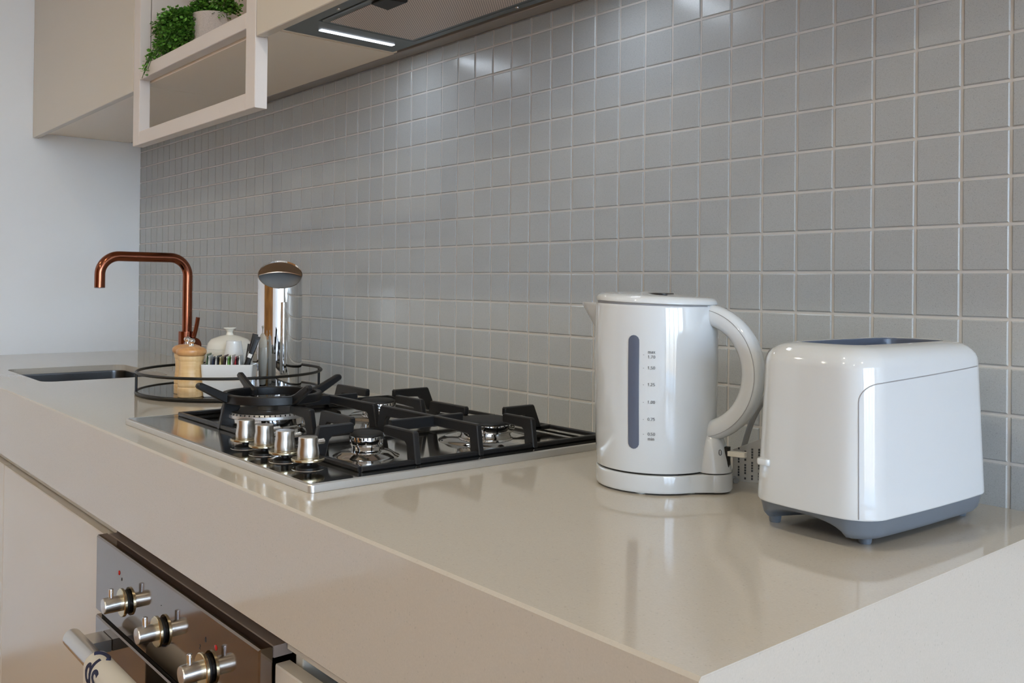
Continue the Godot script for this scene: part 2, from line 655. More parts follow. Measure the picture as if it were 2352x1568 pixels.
# ------------------------------------------------------------------ benchtop and base cabinets
func bench() -> void:
	var root := thing("benchtop", "beige polished stone benchtop with deep square front edge under the tiled wall", "benchtop")
	var c := CSGCombiner3D.new()
	c.name = "slab"
	root.add_child(c)
	var s := CSGPolygon3D.new()   # profile in (z, y): chamfered front edge
	s.polygon = P2([-0.003, 0.9, 0.5885, 0.9, 0.5910, 0.8975, 0.5910, 0.7635, 0.5895, 0.762, 0.56, 0.762, 0.56, 0.885, -0.003, 0.885])
	s.depth = 2.7155
	# local x -> world z, local y -> y, extrusion (local z) -> -x ... placed so that it runs from x = -2.209 to 0.5065
	s.transform = Transform3D(Basis(Vector3(0, 0, 1), Vector3(0, 1, 0), Vector3(-1, 0, 0)), Vector3(-2.209, 0, 0))
	s.material = M.stone
	c.add_child(s)
	var h := CSGPolygon3D.new()
	h.operation = CSGShape3D.OPERATION_SUBTRACTION
	h.polygon = Geo.rrect(0.36, 0.285, 0.03, 8)
	h.depth = 0.2
	h.transform = Transform3D(Basis(Vector3(1, 0, 0), Vector3(0, 0, 1), Vector3(0, -1, 0)), Vector3(-1.535, 0.8, 0.352))
	h.material = M.stone
	c.add_child(h)
	# end of the slab closes the deep edge on the right
	obj("end_panel", bx(0.49, 0.5066, 0.7625, 0.8988, 0.0, 0.5898, 0.0005), M.stone, root)
	# base cabinets
	var a := thing("base_cabinet", "gloss beige base cabinet under the sink, left of the oven", "cabinet")
	carcass(-2.2, -0.632, a)
	obj("door", bx(-1.3275, -0.634, 0.13, 0.7305, 0.556, 0.575, 0.0015), M.cab, a)
	obj("door", bx(-1.77, -1.3305, 0.13, 0.7305, 0.556, 0.575, 0.0015), M.cab, a)
	obj("door", bx(-2.2, -1.7735, 0.13, 0.7305, 0.556, 0.575, 0.0015), M.cab, a)
	obj("finger_rail", bx(-2.2, -0.632, 0.7315, 0.7618, 0.542, 0.5597, 0.0003), M.cab, a)
	obj("plinth", bx(-2.2, -0.632, 0.0, 0.1195, 0.05, 0.50), M.cab, a)
	var b := thing("base_cabinet", "gloss beige base cabinet right of the oven at the bench end", "cabinet")
	carcass(-0.056, 0.478, b)
	obj("door", bx(-0.061, 0.50, 0.13, 0.7195, 0.556, 0.575, 0.0015), M.cab, b)
	obj("finger_rail", bx(-0.0625, 0.478, 0.7315, 0.7618, 0.542, 0.5597, 0.0003), M.cab, b)
	obj("gable", bx(0.4785, 0.5035, 0.0, 0.7615, 0.0, 0.553), M.cab, b)
	obj("plinth", bx(-0.056, 0.478, 0.0, 0.1195, 0.05, 0.50), M.cab, b)


func carcass(x0: float, x1: float, parent: Node) -> void:
	var g := bx(x0, x0 + 0.016, 0.12, 0.728, 0.01, 0.553)
	g.box(Vector3(x1 - 0.008, 0.424, 0.2815), Vector3(0.016, 0.608, 0.543))
	g.box(Vector3((x0 + x1) * 0.5, 0.128, 0.2815), Vector3(x1 - x0 - 0.032, 0.016, 0.543))
	g.box(Vector3((x0 + x1) * 0.5, 0.424, 0.016), Vector3(x1 - x0 - 0.032, 0.576, 0.012))
	obj("body", g, M.cab, parent)


# ------------------------------------------------------------------ wall cabinets, open shelf, range hood
func overhead() -> void:
	var a := thing("wall_cabinet", "plain beige wall cabinet against the white left wall", "cabinet")
	obj("body", bx(-2.208, -1.298, 1.575, 2.45, 0.037, 0.307), M.cab_under, a)
	obj("door", bx(-2.208, -1.2985, 1.5595, 2.45, 0.3095, 0.327, 0.0012), M.cab, a)
	var s := thing("open_shelf", "open shelf unit with a low hanging front frame, holding the plant", "shelf")
	obj("side_panel", bx(-1.297, -1.2545, 1.609, 2.45, 0.003, 0.3015), M.cab_frame, s)
	obj("side_panel", bx(-0.7005, -0.661, 1.609, 2.45, 0.003, 0.3015), M.cab_frame, s)
	obj("back_panel", bx(-1.2545, -0.7005, 1.609, 2.45, 0.003, 0.015), M.cab_under, s)
	obj("shelf_board", bx(-1.297, -0.661, 1.575, 1.6085, 0.037, 0.3015), M.cab_under, s)
	obj("top_board", bx(-1.2545, -0.7005, 2.42, 2.45, 0.016, 0.3015), M.cab_under, s)
	obj("stile", bx(-1.295, -1.2545, 1.433, 2.45, 0.303, 0.327), M.cab_frame, s)
	obj("stile", bx(-0.6995, -0.661, 1.433, 2.45, 0.303, 0.327), M.cab_frame, s)
	obj("rail", bx(-1.2543, -0.6997, 1.433, 1.463, 0.303, 0.3269), M.cab_frame, s)
	obj("rail", bx(-1.2543, -0.6997, 1.579, 1.608, 0.303, 0.3269), M.cab_frame, s)
	var h := thing("wall_cabinet", "beige wall cabinet that houses the range hood, right of the open shelf", "cabinet")
	obj("body", bx(-0.655, 0.55, 1.6085, 2.45, 0.003, 0.307), M.cab_under, h)
	obj("door", bx(-0.657, -0.048, 1.557, 2.45, 0.3095, 0.327, 0.0012), M.cab, h)
	obj("door", bx(-0.045, 0.55, 1.557, 2.45, 0.3095, 0.327, 0.0012), M.cab, h)
	obj("base_board", bx(-0.042, 0.55, 1.575, 1.6045, 0.04, 0.307), M.cab_under, h)
	obj("filler_strip", bx(-0.655, -0.645, 1.575, 1.6045, 0.04, 0.307), M.cab_under, h)
	var t := obj("trim_1", bx(-2.208, 2.2, 1.5757, 1.6082, 0.003, 0.034, 0.0015), M.trim)
	t.set_meta("kind", "structure")
	# hood
	var r := thing("range_hood", "grey metal range hood set in the cabinet underside over the hob", "range hood")
	var g := Geo.new()   # plate with an opening for the filter
	var out := Geo.rrect(0.6, 0.246, 0.002, 2)
	var inn := Geo.rrect(0.545, 0.2, 0.004, 2)
	var co := Vector3(-0.345, 0, 0.173)
	var ci := Vector3(-0.305, 0, 0.164)
	g.loft([Geo.flat(out, 1.604, co), Geo.flat(out, 1.575, co), Geo.flat(Geo.rrect(0.597, 0.243, 0.002, 2), 1.5735, co), Geo.flat(Geo.rrect(0.5, 0.2, 0.004, 2), 1.5735, ci), Geo.flat(Geo.rrect(0.496, 0.196, 0.004, 2), 1.580, ci)], true, true, true)
	obj("plate", g, M.hood, r)
	var fl := bx(-0.548, -0.064, 1.572, 1.5785, 0.069, 0.259, 0.002)
	obj("filter_frame", fl, M.hood, r)
	obj("grease_filter", bx(-0.538, -0.074, 1.5708, 1.5721, 0.079, 0.249, 0.0004), M.filter, r)
	var lt := Geo.new()
	lt.prism(Geo.inset(P2([-0.02, -0.018, 0.02, -0.018, 0.028, 0.018, -0.028, 0.018]), 0.0), 0.006, 0.0015, Transform3D(Basis(Vector3(1, 0, 0), Vector3(0, 0, -1), Vector3(0, 1, 0)), Vector3(-0.375, 1.5660, 0.238)))
	obj("filter_latch", lt, M.dark, r)
	for q in [[-0.47, 0.272], [-0.27, 0.060]]:
		var sc := Geo.new()
		sc.lathe([Vector2(0.0035, 1.5736), Vector2(0.003, 1.5722), Vector2(0.0, 1.5720)], 10, Vector3(q[0], 0, q[1]))
		obj("screw", sc, M.steel_brushed, r)
	for k in 2:
		var x := -0.599 if k == 0 else -0.058
		if k == 1:
			x = -0.0545
		var zc := 0.157
		obj("lamp_strip", bx(x - 0.005, x + 0.005, 1.5722, 1.5735, zc - 0.077, zc + 0.077, 0.0003), M.led, r)
		var al := AreaLight3D.new()
		al.name = "lamp_light" if k == 0 else "lamp_light_001"
		al.area_size = Vector2(0.01, 0.15)
		al.position = Vector3(x, 1.5712, zc)
		al.rotation = Vector3(-PI / 2, 0, 0)
		al.light_color = Color(0.90, 0.95, 1.0)
		al.light_energy = LED
		al.area_range = 6.0
		al.area_attenuation = 2.0
		al.shadow_enabled = true
		r.add_child(al)


const LED := 0.03


# ------------------------------------------------------------------ oven and its towel
func oven() -> void:
	var o := thing("oven", "built-in stainless steel oven with round knobs and a bar handle under the hob", "oven")
	var x0 := -0.6255
	var x1 := -0.064
	obj("body", bx(-0.622, -0.082, 0.14, 0.733, 0.03, 0.574), M.steel_dark, o)
	obj("control_panel", bx(x0, x1, 0.6245, 0.7375, 0.5745, 0.592, 0.002), M.steel_dark, o)
	obj("door", bx(x0, x1, 0.15, 0.6165, 0.5745, 0.592, 0.002), M.steel_dark, o)
	obj("door_glass", bx(x0 + 0.07, x1 - 0.07, 0.22, 0.55, 0.5905, 0.5927, 0.0005), mat(Color(0.03, 0.025, 0.02), 0.05), o)
	obj("trim", bx(x0 + 0.004, x1 - 0.004, 0.617, 0.6240, 0.5755, 0.584, 0.0005), M.dark, o)
	var q := Basis(Vector3(1, 0, 0), Vector3(0, 0, 1), Vector3(0, -1, 0))   # local y -> +z
	for k in 4:
		var c := Vector3([-0.486, -0.349, -0.2, -0.1185][k], 0.6735, 0.592)
		if k == 3:
			break
		var g := Geo.new()
		g.lathe([Vector2(0.0110, 0.004), Vector2(0.0108, 0.030), Vector2(0.0098, 0.0318), Vector2(0.0, 0.0322)], 32, c, q)
		var kb := obj("knob", g, M.steel_brushed, o)
		var rg := Geo.new()
		rg.lathe([Vector2(0.0195, 0.004), Vector2(0.0195, 0.0072), Vector2(0.0185, 0.008), Vector2(0.0105, 0.008), Vector2(0.0105, 0.004)], 40, c, q)
		obj("knob_ring", rg, M.brass, kb)
		var gs := Geo.new()
		gs.lathe([Vector2(0.0165, 0.0002), Vector2(0.0165, 0.0039), Vector2(0.0, 0.0040)], 32, c, q)
		obj("gasket", gs, M.dark, kb)
		var pn := Geo.new()
		pn.lathe([Vector2(0.0033, 0.0095), Vector2(0.0033, 0.0215), Vector2(0.0026, 0.0224), Vector2(0.0, 0.0226)], 14, c + Vector3(0, 0, 0.021))
		obj("pointer", pn, M.chrome, kb)
	for p in [Vector3(-0.5176, 0.7065, 0.592), Vector3(-0.1753, 0.7055, 0.592)]:
		var g := Geo.new()
		g.lathe([Vector2(0.0033, -0.001), Vector2(0.0033, 0.0004), Vector2(0.0024, 0.0011), Vector2(0.0, 0.0013)], 18, p, q)
		obj("indicator_lamp", g, M.red, o)
	obj("top_trim", bx(x0 + 0.002, x1 - 0.002, 0.724, 0.7368, 0.551, 0.5744), M.oven_top, o)
	obj("top_rail", bx(-0.6315, -0.0645, 0.7375, 0.7618, 0.542, 0.5597, 0.0003), M.oven_top, o)
	# printed marks on the panel
	lettering("panel_marks", [["0", 0.0065, -0.2075, 0.7055], ["2", 0.0055, -0.2235, 0.692], ["-", 0.006, -0.351, 0.7065], ["0", 0.004, -0.5075, 0.7]], M.dark, o,
		func(v): return Vector3(v.x, v.y, 0.5922 + v.z))
	# handle
	var hb := Geo.new()
	var bar := [Vector2(0.0, -0.594), Vector2(0.0118, -0.594), Vector2(0.0135, -0.592), Vector2(0.0135, -0.088), Vector2(0.0118, -0.086), Vector2(0.0, -0.086)]
	hb.lathe(bar, 28, Vector3(0, 0.6005, 0.634), Basis(Vector3(0, 1, 0), Vector3(1, 0, 0), Vector3(0, 0, -1)))
	var hd := obj("handle", hb, M.steel_brushed, o)
	for x in [-0.5665, -0.1235]:
		obj("handle_bracket", bx(x - 0.0215, x + 0.0215, 0.5855, 0.6025, 0.5922, 0.626, 0.0008), M.steel_brushed, hd)
	# towel over the bar: a folded strip, one sheet in front and one behind the bar
	var t := thing("tea_towel", "off-white tea towel with navy lettering hanging over the oven handle", "towel")
	var R := 0.0152
	var prof := PackedVector2Array()   # (z, y) round the bar, outer side
	for k in 9:
		prof.append(Vector2(0.634 + R + 0.003 * sin(k * 0.9) * (1.0 - k / 8.0), 0.25 + k * 0.0435))
	for k in range(0, 13):
		var an := PI * k / 12.0
		prof.append(Vector2(0.634 + cos(an) * R, 0.6005 + sin(an) * R))
	for k in range(1, 8):
		prof.append(Vector2(0.634 - R, 0.6005 - k * 0.0425))
	var rings := []
	var nx := 30
	for i in nx + 1:
		var x := lerpf(-0.472, -0.235, float(i) / nx)
		var ring := PackedVector3Array()
		for side in 2:
			for k in prof.size():
				var kk := k if side == 0 else prof.size() - 1 - k
				var p := prof[kk]
				var d := (prof[mini(kk + 1, prof.size() - 1)] - prof[maxi(kk - 1, 0)]).normalized()
				var nn := Vector2(d.y, -d.x)
				var wave := 0.0015 * sin(x * 160.0) * clampf((0.6 - p.y) * 6.0, 0.0, 1.0)
				if kk >= 21:
					wave = 0.0
				var qv := p + nn * ((0.0024 if side == 0 else 0.0) + wave)
				ring.append(Vector3(x + 0.004 * sin(p.y * 30.0), qv.y, qv.x))
		rings.append(ring)
	var tg := Geo.new()
	tg.loft(rings, true, false, false)
	obj("cloth", tg, M.towel, t, 60.0)
	var wrap := func(v: Vector3) -> Vector3:   # v.x along the bar, v.y up the cloth from the front tangent
		var z: float
		var y: float
		var rr := R + 0.0027 + v.z
		if v.y < 0.0:
			z = 0.634 + rr + 0.0003
			y = 0.6005 + v.y
		else:
			var an: float = minf(v.y / (R + 0.0024), 2.6)
			z = 0.634 + cos(an) * rr
			y = 0.6005 + sin(an) * rr
		return Vector3(v.x + 0.004 * sin(y * 30.0), y, z)
	lettering("printed_letters", [["d", 0.036, -0.464, 0.002], ["S", 0.036, -0.436, -0.006]], M.navy, t, wrap)
	var arc := Geo.new()
	var pts := PackedVector3Array()
	for k in 15:
		var an := lerpf(2.7, 0.9, k / 14.0)
		pts.append(wrap.call(Vector3(-0.446 + cos(an) * 0.022, 0.014 + sin(an) * 0.020, 0.0)))
	arc.tube(pts, 0.0030, 8)
	obj("printed_arc", arc, M.navy, t)


# ------------------------------------------------------------------ gas hob
func finger(g: Geo, base: Vector3, dir: Vector3, L: float, top := 0.9485, slant := 0.008, w := 0.0085, lw := 0.016) -> void:
	var h := top - base.y
	var t := 0.0125
	var poly := P2([-0.003, 0.0, slant - 0.001, h - 0.002, slant + 0.0015, h, L - 0.002, h, L, h - 0.002, L, h - t + 0.002, L - 0.002, h - t, maxf(slant + 0.0185, lw + 0.003), h - t - 0.002, maxf(slant + 0.0145, lw - 0.001), h - t - 0.006, lw, 0.0])
	var side := dir.cross(Vector3.UP)
	g.prism(poly, w, 0.0014, Transform3D(Basis(dir, Vector3.UP, side), base - side * w * 0.5))


func bar(g: Geo, a: Vector3, b: Vector3, w: float, h: float) -> void:
	var d := (b - a).normalized()
	var side := d.cross(Vector3.UP)
	var L := a.distance_to(b)
	g.prism(P2([0, 0, L, 0, L, h, 0, h]), w, 0.0012, Transform3D(Basis(d, Vector3.UP, side), a - side * w * 0.5))


func hob() -> void:
	var o := thing("gas_hob", "stainless steel four burner gas hob with four silver knobs set on the benchtop", "hob")
	var c := Vector3(-0.3455, 0, 0.29)
	var w := 0.604
	var d := 0.511
	var well := Vector3(-0.3465, 0, 0.2625)
	var n := 5
	var g := Geo.new()
	g.loft([Geo.flat(Geo.rrect(w - 0.008, d - 0.008, 0.004, n), 0.9008, c), Geo.flat(Geo.rrect(w - 0.008, d - 0.008, 0.004, n), 0.9092, c), Geo.flat(Geo.rrect(0.552, 0.409, 0.02, n), 0.9092, well), Geo.flat(Geo.rrect(0.548, 0.405, 0.02, n), 0.9088, well),
		Geo.flat(Geo.rrect(0.525, 0.382, 0.02, n), 0.9052, well), Geo.flat(Geo.rrect(0.51, 0.37, 0.02, n), 0.9048, well)])
	var rm := Geo.new()
	rm.loft([Geo.flat(Geo.rrect(w - 0.008, d - 0.008, 0.004, n), 0.9003, c), Geo.flat(Geo.rrect(w, d, 0.006, n), 0.9003, c), Geo.flat(Geo.rrect(w, d, 0.006, n), 0.9078, c), Geo.flat(Geo.rrect(w - 0.0015, d - 0.0015, 0.0055, n), 0.9088, c), Geo.flat(Geo.rrect(w - 0.008, d - 0.008, 0.004, n), 0.9094, c)], true, false, false, true)
	obj("rim", rm, M.steel_rim, o)
	obj("plate", g, M.steel, o)
	# burners: pressed dish, chrome crown, black cap
	var sp := [Vector4(-0.175, 0.393, 0.0215, 0.043), Vector4(-0.45, 0.2, 0.0285, 0.055), Vector4(-0.176, 0.193, 0.0415, 0.068)]
	for b in sp:
		var at := Vector3(b.x, 0, b.y)
		var r: float = b.z
		var e := Geo.new()
		e.lathe([Vector2(b.w, 0.9049), Vector2(b.w - 0.004, 0.9062), Vector2(b.w - 0.010, 0.9105), Vector2(r + 0.003, 0.9125), Vector2(r, 0.9130), Vector2(0.0, 0.9132)], 48, at)
		var bn := obj("burner", e, M.steel, o)
		var cr := Geo.new()
		cr.lathe([Vector2(r * 0.86, 0.9128), Vector2(r * 0.90, 0.9165), Vector2(r * 0.98, 0.9185), Vector2(r, 0.9215), Vector2(r, 0.929), Vector2(r * 0.97, 0.9305), Vector2(0.0, 0.9308)], 48, at)
		obj("burner_crown", cr, M.chrome, bn)
		var tt := Geo.new()
		var nt := 26 if r < 0.03 else 34
		for k in nt:
			var an := TAU * k / nt
			tt.box(at + Vector3(cos(an) * (r + 0.0001), 0.9285, sin(an) * (r + 0.0001)), Vector3(0.0014, 0.0035, 0.0014), 0.0002)
		obj("burner_slots", tt, M.dark, bn)
		var cp := Geo.new()
		cp.lathe([Vector2(0.0, 0.9308), Vector2(r * 0.98, 0.9309), Vector2(r * 1.0, 0.9318), Vector2(r * 0.985, 0.9335), Vector2(r * 0.9, 0.9352), Vector2(r * 0.5, 0.9362), Vector2(0.0, 0.9365)], 48, at)
		obj("burner_cap", cp, M.burner_cap, bn)
		var ig := Geo.new()
		ig.lathe([Vector2(0.0016, 0.912), Vector2(0.0016, 0.921), Vector2(0.0, 0.922)], 10, at + Vector3(0.35, 0, 0.93) * (r + 0.004) if r < 0.03 else at + Vector3(0.75, 0, 0.66) * (r + 0.004))
		obj("igniter", ig, M.chrome, bn)
	# wok burner
	var wa := Vector3(-0.451, 0, 0.397)
	var wr0 := Vector3(-0.44, 0, 0.395)
	var e := Geo.new()
	e.lathe([Vector2(0.070, 0.9049), Vector2(0.067, 0.9062), Vector2(0.062, 0.9100), Vector2(0.058, 0.9112), Vector2(0.0, 0.9114)], 56, wa)
	var wk := obj("burner", e, M.steel, o)
	var cr := Geo.new()
	cr.lathe([Vector2(0.053, 0.9112), Vector2(0.054, 0.914), Vector2(0.0575, 0.9155), Vector2(0.0578, 0.9242), Vector2(0.0, 0.9245)], 64, wa)
	obj("burner_crown", cr, M.chrome, wk)
	var cb := Geo.new()
	cb.lathe([Vector2(0.0, 0.9246), Vector2(0.0588, 0.9246), Vector2(0.0593, 0.9252), Vector2(0.0592, 0.9292), Vector2(0.0562, 0.9322), Vector2(0.0, 0.9324)], 64, wa)
	obj("flame_ring", cb, M.alu, wk)
	var tt := Geo.new()
	for k in 48:
		var an := TAU * k / 48
		tt.box(wa + Vector3(cos(an) * 0.0580, 0.9305, sin(an) * 0.0580), Vector3(0.0016, 0.0032, 0.0016), 0.0002)
	obj("burner_slots", tt, M.dark, wk)
	var cp := Geo.new()
	cp.lathe([Vector2(0.0, 0.9325), Vector2(0.0550, 0.9325), Vector2(0.0553, 0.9331), Vector2(0.053, 0.9342), Vector2(0.030, 0.9342), Vector2(0.028, 0.9335), Vector2(0.0, 0.9335)], 56, wa)
	obj("burner_cap", cp, M.burner_cap, wk)
	var c2 := Geo.new()
	c2.lathe([Vector2(0.0155, 0.934), Vector2(0.0165, 0.9415), Vector2(0.0, 0.9418)], 36, wa)
	obj("inner_crown", c2, M.chrome, wk)
	var c3 := Geo.new()
	c3.lathe([Vector2(0.0, 0.9418), Vector2(0.0185, 0.9419), Vector2(0.019, 0.943), Vector2(0.017, 0.9448), Vector2(0.0, 0.9455)], 36, wa)
	obj("inner_cap", c3, M.burner_cap, wk)
	# knobs
	for x in [-0.124, -0.1825, -0.2385, -0.2935]:
		var k0 := Vector3(x, 0, 0.5045)
		var kb := Geo.new()
		kb.lathe([Vector2(0.0124, 0.9222), Vector2(0.0127, 0.9235), Vector2(0.0128, 0.929), Vector2(0.0121, 0.9335), Vector2(0.0114, 0.938), Vector2(0.0114, 0.9455), Vector2(0.0106, 0.9466), Vector2(0.0, 0.9468)], 40, k0)
		var kn := obj("knob", kb, M.steel_brushed, o)
		var sk := Geo.new()
		sk.lathe([Vector2(0.0, 0.9188), Vector2(0.0185, 0.9188), Vector2(0.0195, 0.9196), Vector2(0.0195, 0.9212), Vector2(0.0185, 0.9221), Vector2(0.0, 0.9222)], 44, k0)
		obj("knob_ring", sk, M.brass, kn)
		var co2 := Geo.new()
		co2.lathe([Vector2(0.0150, 0.9090), Vector2(0.0192, 0.9090), Vector2(0.0188, 0.9096), Vector2(0.0165, 0.9099), Vector2(0.0150, 0.9094)], 40, k0)
		obj("collar", co2, M.chrome, kn)
		var gk := Geo.new()
		gk.lathe([Vector2(0.0140, 0.9089), Vector2(0.0140, 0.9115), Vector2(0.012, 0.9128), Vector2(0.0045, 0.9132), Vector2(0.0045, 0.9188), Vector2(0.0, 0.9188)], 32, k0)
		obj("gasket", gk, M.dark, kn)
		var pn := Geo.new()
		pn.lathe([Vector2(0.0033, 0.0105), Vector2(0.0033, 0.0205), Vector2(0.0026, 0.0212), Vector2(0.0, 0.0213)], 14, k0 + Vector3(0, 0.9395, 0), Basis(Vector3(1, 0, 0), Vector3(0, 0, -1), Vector3(0, 1, 0)))
		obj("pointer", pn, M.steel_brushed, kn)
	# pan supports
	var y := 0.9093
	for side in 2:
		var xa := -0.305 if side == 0 else -0.6235
		var xb := -0.0705 if side == 0 else -0.3085
		var za := 0.067
		var zb := 0.466
		var label := "black cast iron pan support over the two right hand burners of the hob" if side == 0 else "black cast iron pan support over the wok burner half of the hob"
		var ps := thing("pan_support", label, "pan support", Vector3.ZERO, 0.0, "pan supports on the hob")
		var fr := Geo.new()
		bar(fr, Vector3(xa, y, zb), Vector3(xb, y, zb), 0.007, 0.006)
		bar(fr, Vector3(xa, y, za), Vector3(xb, y, za), 0.007, 0.006)
		bar(fr, Vector3(xa, y, za), Vector3(xa, y, zb), 0.007, 0.006)
		bar(fr, Vector3(xb, y, za), Vector3(xb, y, zb), 0.007, 0.006)
		obj("frame", fr, M.iron, ps)
		var L := []   # base x, z, direction, length, slant
		var px := Vector3(1, 0, 0)
		var pz := Vector3(0, 0, 1)
		if side == 0:
			L = [[xb + 0.003, 0.388, -px, 0.070, 0.004], [-0.178, zb + 0.002, -pz, 0.056, 0.006], [xb + 0.003, 0.29, -px, 0.121, 0.004], [xa, 0.29, px, 0.120, 0.008], [xb + 0.003, 0.197, -px, 0.063, 0.004],
				[-0.177, 0.088, pz, 0.071, 0.014], [xa, 0.2, px, 0.094, 0.008], [xa, 0.388, px, 0.088, 0.008]]
		else:
			L = [[xb, 0.205, -px, 0.078, 0.008], [-0.592, 0.2, px, 0.111, 0.014], [-0.452, 0.085, pz, 0.084, 0.014], [-0.461, zb + 0.002, -pz, 0.030, 0.006], [xa, 0.395, px, 0.118, 0.03],
				[xb, 0.395, -px, 0.068, 0.008], [xa, 0.29, px, 0.16, 0.012], [xb, 0.29, -px, 0.16, 0.008]]
		for q in L:
			var fg := Geo.new()
			finger(fg, Vector3(q[0], y + 0.0005, q[1]), q[2], q[3], 0.9485, q[4], 0.0085, 0.024 if q[0] == -0.461 else 0.016)
			if q[4] == 0.014:   # short foot out to the frame
				var toe := Vector3(q[0], y, za) if q[2] == pz else Vector3(xa, y, q[1])
				bar(fg, toe, Vector3(q[0], y, q[1]) + q[2] * 0.014, 0.0085, 0.0065)
			obj("finger", fg, M.iron, ps)
		var mb := Geo.new()
		if side == 0:
			bar(mb, Vector3(-0.168, 0.9340, 0.362), Vector3(-0.168, 0.9340, 0.243), 0.0085, 0.0144)
		else:
			bar(mb, Vector3(-0.447, 0.9340, 0.335), Vector3(-0.447, 0.9340, 0.243), 0.0085, 0.0144)
		obj("cross_bar", mb, M.iron, ps)
	# wok ring on the left support
	var wr := thing("wok_ring", "black cast iron wok ring with four upturned arms over the wok burner", "wok ring")
	var rg := Geo.new()
	rg.lathe([Vector2(0.0665, 0.9488), Vector2(0.0725, 0.9488), Vector2(0.0738, 0.950), Vector2(0.0738, 0.9605), Vector2(0.0725, 0.9618), Vector2(0.0672, 0.9618), Vector2(0.066, 0.9605), Vector2(0.066, 0.950), Vector2(0.0665, 0.9488)], 72, wa)
	var r2 := Geo.new()
	var rings := []
	for i in 72:
		var an := TAU * i / 72
		var ring := PackedVector3Array()
		for q in [Vector2(0.0665, 0.9488), Vector2(0.0725, 0.9488), Vector2(0.0738, 0.950), Vector2(0.0738, 0.9605), Vector2(0.0725, 0.9618), Vector2(0.0672, 0.9618), Vector2(0.066, 0.9605), Vector2(0.066, 0.950)]:
			ring.append(wr0 + Vector3(cos(an) * q.x, q.y, sin(an) * q.x))
		rings.append(ring)
	r2.loft(rings, true, false, false, true)
	obj("ring", r2, M.iron, wr)
	for k in 4:
		var an := PI * 0.5 * k
		var dir := Vector3(cos(an), 0, sin(an))
		var side := dir.cross(Vector3.UP)
		var ag := Geo.new()
		var poly := P2([0.057, 0.9500, 0.074, 0.9490, 0.081, 0.9525, 0.117, 0.9735, 0.1185, 0.9765, 0.1175, 0.9795, 0.1145, 0.9815, 0.110, 0.9812, 0.078, 0.9660, 0.068, 0.9630, 0.057, 0.9590])
		ag.prism(poly, 0.0095, 0.002, Transform3D(Basis(dir, Vector3.UP, side), wr0 - side * 0.00475))
		obj("arm", ag, M.iron, wr)


